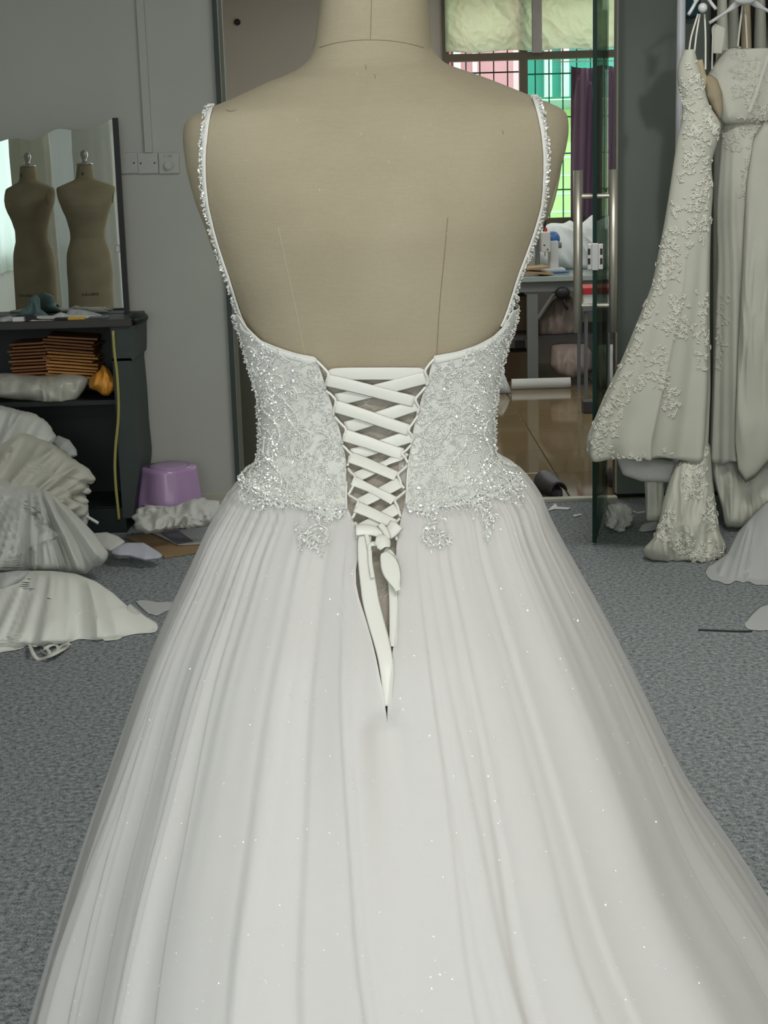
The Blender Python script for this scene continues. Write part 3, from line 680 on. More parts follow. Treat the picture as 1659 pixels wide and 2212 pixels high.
# curved right side board
prof_ = [(704, 288), (775, 288), (778, 282), (860, 289), (940, 294), (1000, 300), (1035, 298), (1070, 293), (1118, 289)]
b = MB(); vs = []; pr = csamp(prof_, 4)
for (py, px) in pr:
    p = at(px, py, CF); zz = max(0.001, p.z)
    vs += [(cxr - .012, CF - .005, zz), (p.x, CF - .005, zz), (p.x, CBK, zz), (cxr - .012, CBK, zz)]
n = len(pr); fs = []
for i in range(n - 1):
    for k in range(4): fs.append((i * 4 + k, i * 4 + (k + 1) % 4, (i + 1) * 4 + (k + 1) % 4, (i + 1) * 4 + k))
fs += [(3, 2, 1, 0), tuple((n - 1) * 4 + k for k in range(4))]
b.add(vs, fs); o = b.build('side_board', 'cab_side', cab); o['label'] = 'bulging grey green side board'
pts = csamp([(244, 714), (247, 760), (253, 810), (256, 870), (255, 910), (250, 960), (248, 1005), (250, 1050), (254, 1090), (257, 1122)], 4)
t = MB(); t.tube([at(x_, y_, CF - .012) for x_, y_ in pts], .0062, 8); o = t.build('edging', 'yellow_edge', cab, True); o['label'] = 'wavy yellow edging strip'

# mirror: wavy top, leaning a little
MY = 6.27
prof_ = csamp([(-60, 318), (-30, 316), (0, 306), (30, 299), (64, 306), (90, 296), (122, 279), (155, 281), (185, 282), (215, 271), (243, 257)], 5)
mir = empty('mirror', (at(130, 680, MY).x, MY, ctop), 'frameless mirror with a wavy top leaning above the cabinet', 'mirror')
b = MB(); vs = []
zb0 = ctop + .002
for (px, py) in prof_:
    p = at(px, py, MY); vs += [(p.x, MY, p.z), (p.x + (at(270, 680, MY).x - at(243, 257, MY).x) * max(0, (px + 60) / 303.) * 0, MY, zb0)]
# right edge leans outward toward the bottom
xb_ = at(269, 683, MY).x
vs[-1] = (xb_, MY, zb0)
fs = [(2 * i, 2 * i + 2, 2 * i + 3, 2 * i + 1) for i in range(len(prof_) - 1)]
b.add(vs, [f[::-1] for f in fs]); g = b.build('mirror_glass', 'mirror', mir)
b = MB(); vb = [(x, y + .006, z) for x, y, z in vs]; b.add([(x, y + .001, z) for x, y, z in vs] + [(x, y + .014, z) for x, y, z in vs], [(a_ + len(vs), b_ + len(vs), c_ + len(vs), d_ + len(vs)) for a_, b_, c_, d_ in fs] + [(2 * i, 2 * i + len(vs), 2 * i + 2 + len(vs), 2 * i + 2) for i in range(len(prof_) - 1)]); b.build('backing', 'black', mir)
b = MB(); tR = vs[-2]; wR = .02
b.add([(tR[0], MY - .008, tR[2] + .004), (tR[0] + wR, MY - .008, tR[2] + .004), (xb_ + wR, MY - .008, zb0), (xb_, MY - .008, zb0),
       (tR[0], MY + .016, tR[2] + .004), (tR[0] + wR, MY + .016, tR[2] + .004), (xb_ + wR, MY + .016, zb0), (xb_, MY + .016, zb0)],
      [(0, 3, 2, 1), (4, 5, 6, 7), (0, 1, 5, 4), (1, 2, 6, 5), (2, 3, 7, 6), (3, 0, 4, 7)]); o = b.build('side_frame', 'black', mir); o['label'] = 'black right side frame'
b = MB(); q = at(258, 537, MY - .012); b.box((q.x - .012, MY - .03, q.z - .014), (q.x + .005, MY - .009, q.z + .014)); b.build('clip', 'steel_plate', mir, bevel=.002)

# things on cabinet top
def lay(name, pts, w, z, m_, label, cat, t=.003, Y=6.1):
    P = []
    for (px, py) in pts:
        p = at(px, py, Y); P.append((p.x, Y + (700 - py) * .004, ctop + z))
    b = MB(); b.strip(P, [Vector((0, 0, 1))] * len(P), w, t); o = b.build(name, m_, None); return tag(o, label, cat)
b = blob('tulle_scrap', [(32, 684), (40, 675), (56, 662), (64, 645), (78, 636), (86, 645), (88, 668), (102, 678), (110, 688), (60, 690)], 6.20, 6.14, .04, 'teal_cloth', None, amp=.02, freq=25, seed=2.2, zmin=ctop + .001)
tag(b, 'dark teal tulle scrap standing against the mirror foot', 'fabric scrap')
b = blob('tulle_scrap', [(140, 686), (148, 668), (170, 668), (200, 674), (222, 680), (218, 690), (150, 692)], 6.22, 6.17, .03, 'pile_grey', None, amp=.012, freq=25, seed=6, zmin=ctop + .001)
tag(b, 'pale grey green tulle scrap before the mirror foot', 'fabric scrap')
b = blob('fabric_strip', [(40, 682), (75, 680), (110, 683), (130, 674), (150, 680), (218, 680), (220, 688), (190, 694), (150, 696), (110, 693), (70, 690)], 6.12, 6.10, .03, 'pile_white', None, amp=.008, freq=30, seed=8, zmin=ctop + .001)
tag(b, 'long white fabric strip lying along the cabinet top', 'fabric strip')
b = blob('fabric_strip', [(48, 688), (62, 685), (80, 692), (115, 694), (118, 702), (100, 705), (74, 706), (50, 694)], 6.05, 6.03, .025, 'pile_white', None, amp=.006, freq=30, seed=18, zmin=ctop + .001)
tag(b, 'short white bandage scrap at the cabinet front edge', 'fabric strip')
b = blob('plastic_wrap', [(-30, 690), (0, 686), (20, 682), (38, 686), (30, 698), (0, 708), (-30, 712)], 6.08, 6.05, .03, 'pile_grey', None, amp=.012, freq=30, seed=28, zmin=ctop + .001)
tag(b, 'shiny clear wrapping at the left end of the cabinet top', 'plastic wrap')
def cbox(name, x0, x1, y0, y1, Y, m_, label, cat, d=.04):
    a = at(x0, y1, Y); b2 = at(x1, y0, Y); h_ = max(.008, b2.z - a.z)
    return tag(boxobj(name, (a.x, Y, ctop + .0005), (b2.x, Y + d, ctop + h_), m_, None, .002), label, cat)
cbox('tape_roll_box', 28, 52, 699, 709, 6.02, 'paper', 'small white box on the cabinet front edge', 'box')
cbox('cutter_knife', 147, 183, 696, 703, 6.025, 'yellow_tape', 'yellow cutter knife on the cabinet front edge', 'knife', .02)
cbox('black_case', 56, 75, 694, 709, 6.015, 'black', 'small black case between the white scraps on the cabinet', 'case')
cbox('black_case', 118, 146, 698, 704, 6.03, 'black', 'flat black case left of the yellow cutter knife', 'case')
cbox('scissors_case', 192, 232, 692, 697, 6.05, 'machine_grey', 'flat dark case right of the yellow cutter knife', 'case')

# envelopes on the shelf, each one its own
sh = at(150, 872, CF).z + .006
ORD = ['lowest', 'second', 'third', 'fourth', 'fifth', 'sixth', 'seventh', 'eighth', 'ninth', 'tenth', 'eleventh', 'twelfth', 'thirteenth', 'fourteenth', 'fifteenth']
k = 0
zz0 = at(150, 828, 6.2).z
for (px0, px1, n_, zt_, mm_, grp) in ((30, 110, 13, 742, 'envelope', 'brown envelopes stacked at the left'), (105, 212, 15, 732, 'envelope2', 'amber envelopes stacked at the right')):
    for i in range(n_):
        zf = at(150, 826 - i * (834 - zt_) / n_ - 3, 6.2).z
        a = at(px0 + random.uniform(-4, 4), 800, 6.2).x; b2 = at(px1 + random.uniform(-6, 4), 800, 6.2).x
        mx = Matrix.Translation(((a + b2) / 2, 6.25, zf)) @ Matrix.Rotation(.10 if px0 > 60 else -.02, 4, 'Y') @ Matrix.Rotation(random.uniform(-.10, .10), 4, 'Z') @ Matrix.Rotation(random.uniform(-.012, .012), 4, 'Y')
        m = MB(); m.box((-(b2 - a) / 2, -.1 - random.uniform(-.01, .012), -.0035), ((b2 - a) / 2, .1, .0035), mx=mx)
        o = m.build('envelope', 'envelope' if (i > 9 or px0 < 60) else 'envelope2', None)
        side = 'left' if px0 < 60 else 'right'
        nm_ = 'topmost' if i == n_ - 1 else ('lowest' if i == 0 else ORD[i] + ' from the bottom')
        tag(o, 'padded brown envelope, %s of the %s pile on the cabinet shelf' % (nm_, side), 'envelope', '%s pile of envelopes on the cabinet shelf' % side)
b = blob('plastic_bag', [(-30, 812), (8, 804), (40, 808), (90, 812), (150, 806), (196, 814), (186, 838), (168, 862), (152, 880), (118, 876), (100, 878), (70, 866), (20, 862), (-30, 855)], 6.16, 6.10, .09, 'plastic', None, amp=.012, freq=14, seed=1.7, zmin=sh + .001, NR=20)
tag(b, 'milky plastic bag of soft white material on the cabinet shelf', 'bag')
b = blob('orange_bag', [(193, 818), (205, 806), (216, 798), (221, 786), (236, 796), (250, 820), (249, 842), (234, 856), (222, 855), (210, 845), (192, 838)], 6.12, 6.08, .05, 'orange_bag', None, amp=.02, freq=22, seed=4.4, zmin=sh + .001)
tag(b, 'crumpled orange bag on the shelf by the yellow edging', 'bag')

# ------------------------------------------------------------------ lilac stool
sb = atz(362, 1110); sy = 6.14
stl = empty('plastic_stool', (at(370, 1100, sy).x, sy, 0), 'small lilac plastic stool against the wall beside the cabinet', 'stool')
cxs = stl.location.x; hs = at(362, 1006, sy).z
wt, wb = .100, .128; n = 64; b = MB(); vs = []; fs = []
rows = 14
def sq(an, r, e=4.0): c, s_ = cos(an), sin(an); k = (abs(c) ** e + abs(s_) ** e) ** (-1 / e); return c * k * r, s_ * k * r
for j in range(rows + 1):
    v = j / rows; r = wt + (wb - wt) * v; z_ = hs * (1 - v)
    for i in range(n):
        an = 2 * pi * i / n + pi / 4; x_, y_ = sq(an, r, 3.2); x_, y_ = x_ * .766 - y_ * .643, x_ * .643 + y_ * .766
        bul = .010 * math.exp(-((abs(((an - pi / 4 + .35) % (pi / 2)) - pi / 4) / .16) ** 2)) * min(1, v * 2)
        # arch cut at the bottom between feet
        zc = z_
        d_ = abs(((an) % (pi / 2)) - 0) ; d_ = min(d_, pi / 2 - d_)
        arch = .105 * sqrt(max(0, 1 - (d_ / .36) ** 2))
        zc = max(z_, arch * (1 if v > .4 else 0)) if v > .4 else z_
        vs.append((cxs + x_ * (1 + bul / r), sy + y_ * (1 + bul / r), max(.001, zc)))
for j in range(rows):
    for i in range(n): fs.append((j * n + i, (j + 1) * n + i, (j + 1) * n + (i + 1) % n, j * n + (i + 1) % n))
fs.append(tuple(range(n)))
b.add(vs, fs); o = b.build('shell', 'stool', stl, True); o.modifiers.new('solid', 'SOLIDIFY').thickness = .004
o.rotation_euler = (0, 0, 0)
b = MB(); b.lathe([(0, .001), (.112, .001), (.105, .115), (0, .115)], cxs, sy, 28); o = b.build('inner_ring', 'stool_blue', stl, bevel=.01); o['label'] = 'dark blue inner ring showing through the foot arches'
b = MB(); b.lathe([(0, hs + .004), (.07, hs + .004), (.085, hs), (.06, hs + .001)], cxs, sy, 24); b.build('seat_pad', 'stool', stl, True)

# ------------------------------------------------------------------ floor clutter, left
b = blob('tulle_bundle', [(286, 1119), (296, 1098), (312, 1090), (345, 1093), (376, 1094), (405, 1082), (428, 1074), (475, 1084), (490, 1110), (457, 1132), (417, 1140), (359, 1143), (333, 1152), (289, 1145)], 5.98, 5.72, .06, 'pile_white', None, amp=.055, freq=16, aniso=(1, 1, .8), seed=11, rot=.8, rag=.12, NR=26, NT=160)
tag(b, 'crumpled bundle of white tulle on the floor before the lilac stool', 'fabric bundle')
def flat(name, poly, z, m_, label, cat, th=.003):
    P = [atz(x, y, z) for x, y in poly]; n = len(P); b = MB()
    b.add([(p.x, p.y, z) for p in P] + [(p.x, p.y, z + th) for p in P], [tuple(range(n)), tuple(range(2 * n - 1, n - 1, -1))] + [(k, (k + 1) % n, n + (k + 1) % n, n + k) for k in range(n)])
    return tag(b.build(name, m_, None), label, cat)
flat('cardboard_sheet', [(272, 1163), (330, 1151), (392, 1176), (470, 1168), (480, 1186), (428, 1194), (356, 1206), (330, 1188)], .002, 'card', 'brown cardboard sheet lying on the carpet near the skirt', 'cardboard')
flat('plastic_folder', [(325, 1150), (455, 1139), (500, 1146), (470, 1174), (385, 1178)], .008, 'pile_grey', 'clear plastic sleeve on top of the cardboard sheet', 'plastic sleeve')
flat('printed_sheet', [(348, 1151), (386, 1146), (417, 1169), (384, 1175)], .013, 'greypaper', 'dark grey printed sheet in the plastic sleeve', 'paper', .001)
b = blob('folded_cloth', [(236, 1192), (250, 1180), (272, 1172), (310, 1172), (340, 1190), (353, 1200), (348, 1207), (313, 1211), (280, 1202), (245, 1200)], 5.55, 5.42, .03, 'lilac_cloth', None, amp=.006, freq=12, seed=14, NR=12)
tag(b, 'folded pale lilac cloth beside the cardboard sheet', 'cloth')
b = blob('white_cloth', [(196, 1152), (230, 1149), (255, 1158), (271, 1170), (262, 1182), (238, 1192), (222, 1186), (200, 1172)], 5.65, 5.5, .03, 'pile_white', None, amp=.008, freq=12, seed=15, NR=12)
tag(b, 'white cloth corner spread at the foot of the large tulle pile', 'cloth')
# pile 1
p1 = empty('gown_pile', (at(80, 1200, 5.5).x, 5.4, 0), 'large pile of cream and white tulle gowns against the dark cabinet', 'gown pile')
L1 = [('tulle_layer', [(-60, 880), (0, 875), (38, 885), (75, 893), (104, 913), (121, 942), (118, 957), (90, 962), (60, 1000), (0, 1020), (-60, 1020)], 5.85, 5.75, .10, 'pile_white', .045, 1),
      ('tulle_layer', [(-60, 950), (40, 930), (110, 955), (150, 985), (190, 1012), (206, 1030), (204, 1050), (190, 1040), (185, 1060), (150, 1075), (80, 1100), (-60, 1120)], 5.75, 5.6, .12, 'pile_cream', .05, 2),
      ('tulle_layer', [(112, 952), (125, 940), (150, 950), (166, 972), (167, 985), (150, 990), (120, 975)], 5.9, 5.8, .05, 'pile_grey', .012, 3),
      ('tulle_layer', [(-60, 990), (60, 985), (130, 1020), (158, 1060), (155, 1082), (175, 1080), (192, 1098), (188, 1115), (160, 1125), (60, 1130), (-60, 1130)], 5.7, 5.55, .10, 'pile_cream', .05, 4),
      ('tulle_layer', [(100, 1060), (150, 1070), (190, 1085), (193, 1120), (186, 1140), (150, 1150), (120, 1120)], 5.72, 5.6, .05, 'pile_grey', .016, 5)]
for q_ in range(9):
    x1_ = 205 - q_ * 3 - 8 * (q_ % 2); y1_ = 1040 + q_ * 11
    L1.append(('tulle_ruffle', [(x1_ - 90, y1_ - 34), (x1_ - 40, y1_ - 26), (x1_ - 6, y1_ - 8), (x1_, y1_), (x1_ - 8, y1_ + 7), (x1_ - 45, y1_ - 4), (x1_ - 95, y1_ - 8)], 5.70 - .012 * q_, 5.66 - .012 * q_, .03, 'tulle_sheer' if q_ % 2 else 'pile_cream', .012, 6 + q_))
for i, (nm_, po, ya, yb_, th_, mm_, am, sd) in enumerate(L1):
    blob(nm_, po, ya, yb_, th_, mm_, p1, amp=am, seed=sd * 3.3, NR=24, NT=150, fan=(at(0, 900, 5.8).x - .2, at(0, 1200, 5.8).z, 5.0), rag=.03)
b = blob('white_skirt', [(-60, 1020), (0, 1030), (58, 1036), (90, 1046), (118, 1070), (150, 1098), (178, 1125), (202, 1150), (222, 1178), (235, 1194), (232, 1208), (217, 1223), (205, 1224), (185, 1241), (160, 1238), (116, 1236), (58, 1236), (-60, 1240)], 5.62, 5.22, .14, 'pile_white', p1, amp=.06, seed=7, NR=34, NT=170, fan=(at(40, 1030, 5.5).x, at(40, 1010, 5.5).z, 6.5))
m = MB(); m.tube([at(178, 1110, 5.62), at(212, 1130, 5.6)], .006, 8); m.build('boning_stick', 'paper', p1)
# pile 2 satin
p2 = empty('satin_gown', (at(100, 1400, 4.8).x, 4.7, 0), 'ivory satin gown heaped on the carpet at the left edge', 'gown')
b = blob('skirt', [(-60, 1236), (0, 1237), (58, 1231), (110, 1232), (162, 1238), (208, 1256), (246, 1282), (278, 1312), (283, 1301), (298, 1317), (312, 1330), (341, 1353), (343, 1377), (304, 1380), (240, 1386), (159, 1395), (110, 1398), (61, 1401), (-60, 1405)], 5.15, 4.52, .13, 'pile_satin', p2, amp=.05, seed=21, NR=34, NT=190, fan=(at(20, 1240, 5).x, at(20, 1170, 5).z, 4.2))
blob('bodice', [(-60, 1380), (0, 1386), (40, 1392), (61, 1400), (40, 1412), (0, 1427), (-60, 1440)], 4.55, 4.42, .04, 'pile_satin', p2, amp=.008, freq=10, seed=22, NR=14)
blob('train_end', [(290, 1314), (318, 1318), (340, 1324), (380, 1324), (376, 1340), (359, 1346), (341, 1356), (320, 1350)], 5.0, 4.8, .04, 'pile_grey', p2, amp=.012, freq=14, seed=23, NR=14)
blob('bow', [(60, 1348), (80, 1335), (120, 1330), (145, 1335), (153, 1350), (150, 1372), (120, 1378), (80, 1375)], 4.72, 4.6, .05, 'pile_satin', p2, amp=.014, freq=18, seed=25, NR=16)
blob('hem_fold', [(230, 1320), (262, 1325), (280, 1302), (300, 1320), (344, 1374), (300, 1380), (250, 1384), (190, 1392), (180, 1375)], 4.86, 4.58, .045, 'pile_white', p2, amp=.008, freq=8, seed=26, NR=16)
blob('hem_fold', [(215, 1388), (240, 1384), (266, 1381), (268, 1388), (258, 1394), (225, 1397)], 4.6, 4.53, .02, 'pile_satin', p2, amp=.003, freq=8, seed=27, NR=8)
m = MB()
for lp in ([(64, 1392), (72, 1412), (84, 1424), (110, 1416), (138, 1402), (152, 1394), (146, 1390), (130, 1398), (112, 1412), (100, 1400), (88, 1394), (72, 1396)],
           [(92, 1404), (110, 1394), (124, 1396), (122, 1410), (100, 1412), (90, 1406)]):
    pp = csamp(lp, 4); P = [atz(x, y, .012 + .01 * sin(i * .6)) for i, (x, y) in enumerate(pp)]; m.strip(P, [Vector((.2, -.7, .7))] * len(P), .011, .001)
m.build('tie_ribbon', 'satin', p2, True)
blob('folded_ruffle', [(-30, 1245), (10, 1236), (40, 1232), (66, 1235), (50, 1250), (30, 1262), (10, 1275), (-30, 1270)], 4.98, 4.9, .04, 'pile_grey', p2, amp=.012, freq=20, seed=31, NR=12)

# ------------------------------------------------------------------ gowns on the right
def gown(name, rows, Y, label, mt_='ivory', dr_=.55, folds=9, famp=.012, seed=1.0, group=None, NT=150, sub=3, tilt=0.0, hemwave=.01, parent=None, cat='gown', foldstart=.25):
    tab = csamp(rows, sub); b = MB(); vs = []; fs = []; n = len(tab)
    for j, (py, xl, xr) in enumerate(tab):
        a = at(xl, py, Y); c2 = at(xr, py, Y); cx_ = (a.x + c2.x) / 2; hw = (c2.x - a.x) / 2; z_ = at((xl + xr) / 2, py, Y).z; v = j / (n - 1)
        g_ = max(0, (v - foldstart) / (1 - foldstart))
        for k in range(NT):
            an = 2 * pi * k / NT; s_, c_ = sin(an), cos(an)
            f_ = famp * g_ * (sin(folds * an + seed + v) + .6 * sin(folds * 1.73 * an + seed * 3) + .5 * sin(folds * .47 * an + 2 * seed)) * (hw / .2)
            zz = z_ + tilt * s_ * v * hw + (hemwave * sin(folds * .7 * an + seed) if j == n - 1 else 0)
            vs.append((cx_ + s_ * (hw + f_ * .3), Y - c_ * (hw * dr_ * (1 - .25 * v) + f_ + .02), max(.004, zz)))
    for j in range(n - 1):
        for k in range(NT): fs.append((j * NT + k, (j + 1) * NT + k, (j + 1) * NT + (k + 1) % NT, j * NT + (k + 1) % NT))
    b.add(vs, fs)
    e = parent or empty(name, (at((tab[0][1] + tab[0][2]) / 2, tab[0][0], Y).x, Y, 0), label, cat, group)
    o = b.build('gown_body', mt_, e, True); o.modifiers.new('solid', 'SOLIDIFY').thickness = .0015
    return e, b
def hit(bvh, px, py, off=.0):
    d = ray(px, py).normalized(); h = bvh.ray_cast(EYE, d)
    if h[0] is None: return None, None
    nn = h[1] if h[1].dot(d) < 0 else -h[1]
    return h[0] + nn * off, nn
def lace_scatter(bvh, pts, m_, parent, R=.03, n=14, L=.016, name='lace_applique', beads=0, label=None):
    b = MB(); bb = MB()
    for (px, py, s_) in pts:
        Y_ = None
        for k in range(int(n * s_)):
            an = random.random() * 2 * pi; rr = sqrt(random.random()) * R * s_
            h0 = hit(bvh, px, py)[0]
            if h0 is None: continue
            sc_ = F / h0.y
            p, nn = hit(bvh, px + cos(an) * rr * sc_, py + sin(an) * rr * sc_, .0015)
            if p is None: continue
            fa = random.random() * 6.28
            for q in range(random.choice((2, 3, 5))): b.leaf(p, nn, fa + q * 1.2, L * random.uniform(.6, 1.2), L * .5, .003)
            if beads and random.random() < beads: bb.octa(p + nn * .003, .003, nn)
    if b.v:
        o = b.build(name, m_, parent); o['kind'] = 'stuff'
        if label: o['label'] = label
    if bb.v: o = bb.build('sequins', 'bead', parent); o['kind'] = 'stuff'
def polyline_pts(pl, n, jit, s=1.0):
    out = []
    for i in range(len(pl) - 1):
        for k in range(n): t = (k + random.random()) / n; out.append((pl[i][0] + (pl[i + 1][0] - pl[i][0]) * t + random.uniform(-jit, jit), pl[i][1] + (pl[i + 1][1] - pl[i][1]) * t + random.uniform(-jit, jit), s * random.uniform(.6, 1.2)))
    return out
# mermaid lace gown
rowsA = [(108, 1477, 1500), (140, 1466, 1508), (175, 1464, 1518), (225, 1474, 1531), (268, 1471, 1556), (300, 1463, 1552), (353, 1455, 1537), (407, 1447, 1540), (475, 1436, 1536), (542, 1423, 1534), (620, 1406, 1533), (707, 1371, 1533), (783, 1339, 1534), (850, 1306, 1534), (895, 1287, 1532), (940, 1268, 1530), (968, 1266, 1528), (985, 1268, 1526)]
gA, bA = gown('hanging_gown', rowsA, 5.42, 'ivory mermaid lace gown hanging nearest the glass door', 'ivory', .42, 6, .024, 1.4, NT=180, tilt=-.02, foldstart=.4)
bvA = bA.bvh()
pA = polyline_pts([(1485, 150), (1500, 260), (1500, 380), (1480, 500), (1440, 600)], 12, 22) + polyline_pts([(1520, 240), (1545, 280), (1535, 380), (1520, 520)], 9, 8, .8) + \
     polyline_pts([(1455, 450), (1420, 620), (1370, 740), (1310, 880), (1285, 960)], 9, 10, 1.0) + polyline_pts([(1450, 700), (1400, 800), (1330, 890), (1300, 960)], 6, 16, .9) + \
     polyline_pts([(1455, 640), (1480, 720)], 10, 12) + polyline_pts([(1435, 810), (1450, 900)], 10, 12) + polyline_pts([(1510, 640), (1520, 790)], 10, 8) + \
     polyline_pts([(1270, 970), (1340, 985), (1440, 990)], 5, 6, .6)
lace_scatter(bvA, pA, 'lace', gA, .032, 7, .011, beads=.1)
# straps of gown A
m = MB()
for pl in ([(1500, 112), (1505, 70), (1512, 30)], [(1524, 150), (1524, 80), (1522, 30)], [(1488, 120), (1493, 80), (1508, 30)]):
    P = [at(x, y, 5.41) for x, y in csamp(pl, 4)]; m.strip(P, [Vector((0, -1, 0))] * len(P), .006, .001)
m.build('strap', 'lace', gA)
m = MB(); q = at(1518, 17, 5.38); m.ball(q, .016, 14, 10); m.build('strap_knot', 'hanger', gA, True)
m = MB(); P = [at(x, y, 5.43) for x, y in ((1508, 130), (1514, 170), (1518, 210))]; m.strip(P, [Vector((0, -1, 0))] * 3, [.03, .04, .012], .002); m.build('nude_lining', 'nudecup', gA)
# trailing train of gown A
trn = blob('train', [(1458, 1000), (1500, 975), (1533, 950), (1540, 1040), (1548, 1100), (1556, 1150), (1572, 1182), (1562, 1208), (1534, 1232), (1505, 1226), (1447, 1224), (1405, 1212), (1388, 1197), (1390, 1182), (1408, 1168), (1420, 1140), (1430, 1090), (1445, 1040)], 5.46, 5.34, .07, 'ivory', gA, amp=.03, freq=16, aniso=(1, 1, .25), seed=41, c=(1475, 1130), NR=26, NT=170)
bvT = o_bvh[trn.name].bvh()
pT = polyline_pts([(1505, 960), (1495, 1040), (1500, 1060)], 14, 12, 1.0) + polyline_pts([(1535, 1080), (1550, 1140)], 10, 10) + polyline_pts([(1440, 1150), (1480, 1180), (1520, 1215), (1545, 1195)], 9, 14, .9) + polyline_pts([(1450, 1110), (1430, 1160)], 7, 8) + polyline_pts([(1520, 1225), (1565, 1185)], 8, 5, .7)
lace_scatter(bvT, pT, 'lace', gA, .03, 8, .012)
blob('underskirt', [(1390, 1000), (1432, 1005), (1436, 1110), (1424, 1126), (1396, 1126), (1393, 1060)], 5.52, 5.5, .03, 'ivory', gA, amp=.012, freq=22, aniso=(1, 1, .1), seed=44)
blob('underskirt', [(1326, 975), (1400, 985), (1460, 1000), (1482, 1036), (1440, 1042), (1386, 1040), (1345, 1026)], 5.50, 5.46, .04, 'pile_white', gA, amp=.006, freq=10, seed=43)
# sweetheart gown at the right edge
rowsB = [(108, 1556, 1690), (125, 1548, 1692), (150, 1540, 1692), (190, 1542, 1688), (230, 1556, 1680), (262, 1562, 1675), (300, 1557, 1680), (360, 1552, 1690), (461, 1545, 1706), (560, 1548, 1720), (640, 1545, 1735), (740, 1542, 1750), (860, 1538, 1770), (950, 1535, 1785), (990, 1534, 1790)]
gB, bB = gown('hanging_gown', rowsB, 5.80, 'ivory sweetheart gown with beaded bodice hanging at the right edge', 'ivory2', .5, 11, .016, 2.7, NT=180, foldstart=.3)
bvB = bB.bvh()
pB = polyline_pts([(1580, 120), (1640, 160), (1600, 200), (1650, 240), (1610, 270)], 12, 18, .9) + polyline_pts([(1570, 290), (1590, 320)], 8, 10) + polyline_pts([(1640, 260), (1620, 340), (1605, 430)], 9, 6, .7) + polyline_pts([(1650, 300), (1645, 390)], 6, 8, .6) + polyline_pts([(1570, 640), (1560, 720), (1558, 800)], 6, 6, .6) + polyline_pts([(1625, 840), (1620, 960), (1655, 990)], 10, 10, .8)
lace_scatter(bvB, pB, 'lace', gB, .03, 6, .011, beads=.2)
# sweetheart bodice and its nude lining
bt_ = blob('bodice', [(1522, 172), (1538, 146), (1556, 120), (1570, 106), (1584, 101), (1600, 104), (1623, 111), (1640, 112), (1655, 104), (1672, 100), (1690, 112), (1704, 160), (1700, 210), (1682, 262), (1620, 268), (1562, 268), (1545, 240), (1524, 205)], 5.77, 5.74, .045, 'ivory2', gB, amp=.010, freq=10, seed=61, c=(1605, 190), NR=22, NT=140)
lace_scatter(o_bvh[bt_.name].bvh(), pB[:60], 'lace', gB, .03, 7, .011, beads=.2)
o = blob('nude_lining', [(1521, 165), (1534, 160), (1550, 172), (1560, 200), (1562, 240), (1556, 262), (1540, 238), (1526, 208)], 5.70, 5.68, .03, 'nudecup', gB, amp=.006, freq=12, seed=62); o['label'] = 'nude lining of the open back'
m = MB(); P = [at(x, y, 5.64) for x, y in csamp([(1618, 242), (1634, 200), (1650, 150), (1664, 108)], 3)]; m.strip(P, [Vector((0, -1, 0))] * len(P), .012, .001)
P = [at(x, y, 5.72) for x, y in csamp([(1594, 100), (1598, 60), (1604, 10), (1606, -30)], 3)]; m.strip(P, [Vector((0, -1, 0))] * len(P), .007, .001)
P = [at(x, y, 5.72) for x, y in csamp([(1614, 104), (1612, 60), (1609, 10), (1606, -30)], 3)]; m.strip(P, [Vector((0, -1, 0))] * len(P), .006, .001)
P = [at(x, y, 5.72) for x, y in csamp([(1538, 150), (1539, 100), (1541, 55)], 3)]; m.strip(P, [Vector((0, -1, 0))] * len(P), .006, .001); m.build('strap', 'satin', gB)
m = MB(); P = [at(x, y, 5.73) for x, y in ((1541, 55), (1552, 65), (1550, 115))]; m.strip(P, [Vector((0, -1, 0))] * 3, [.02, .05, .03], .001); m.build('side_flap', 'ivory2', gB)
blob('draped_panel', [(1626, 262), (1660, 255), (1700, 280), (1712, 600), (1695, 960), (1606, 1058), (1596, 1052), (1586, 1000), (1594, 750), (1608, 480)], 5.72, 5.66, .03, 'ivory', gB, amp=.016, freq=22, aniso=(1, 1, .1), seed=47, c=(1640, 700), NR=22)
blob('underskirt', [(1534, 975), (1600, 985), (1700, 990), (1700, 1090), (1640, 1110), (1600, 1140), (1566, 1138), (1560, 1100), (1540, 1030)], 5.84, 5.74, .04, 'ivory2', gB, amp=.02, freq=22, aniso=(1, 1, .12), seed=49)
# gowns crowded behind on the rail
bgr = [(1548, 1572, -60), (1572, 1596, -40), (1602, 1622, -60), (1630, 1655, -30), (1659, 1690, -50)]
for i, (xl_, xr_b, yt) in enumerate(bgr):
    rr = [(yt, xl_ + 4, xr_b - 4), (60, xl_, xr_b), (160, xl_ - 2, xr_b + 2), (400, xl_ - 6, xr_b + 6), (900, xl_ - 8, xr_b + 10)]
    mt_ = ['ivory2', 'ivory', 'nudecup', 'ivory2', 'ivory', 'ivory'][i]
    lb = 'ivory gown hanging behind on the rail between the two front gowns' if i < 5 else 'narrow ivory gown hanging behind the white pole'
    if i < 5: lb = ['narrow lace gown hanging right behind the mermaid gown', 'slim ivory gown behind the left strap of the sweetheart gown', 'tan lined gown behind the right strap of the sweetheart gown', 'slim ivory gown left of the frame corner on the rail', 'ivory gown in the top right corner of the rail'][i]
    e, b_ = gown('hanging_gown', rr, (6.08, 6.26, 6.10, 6.27, 6.09)[i] if i < 5 else 6.2, lb, mt_, .5, 3, .006, i * 1.7, NT=60, sub=2)
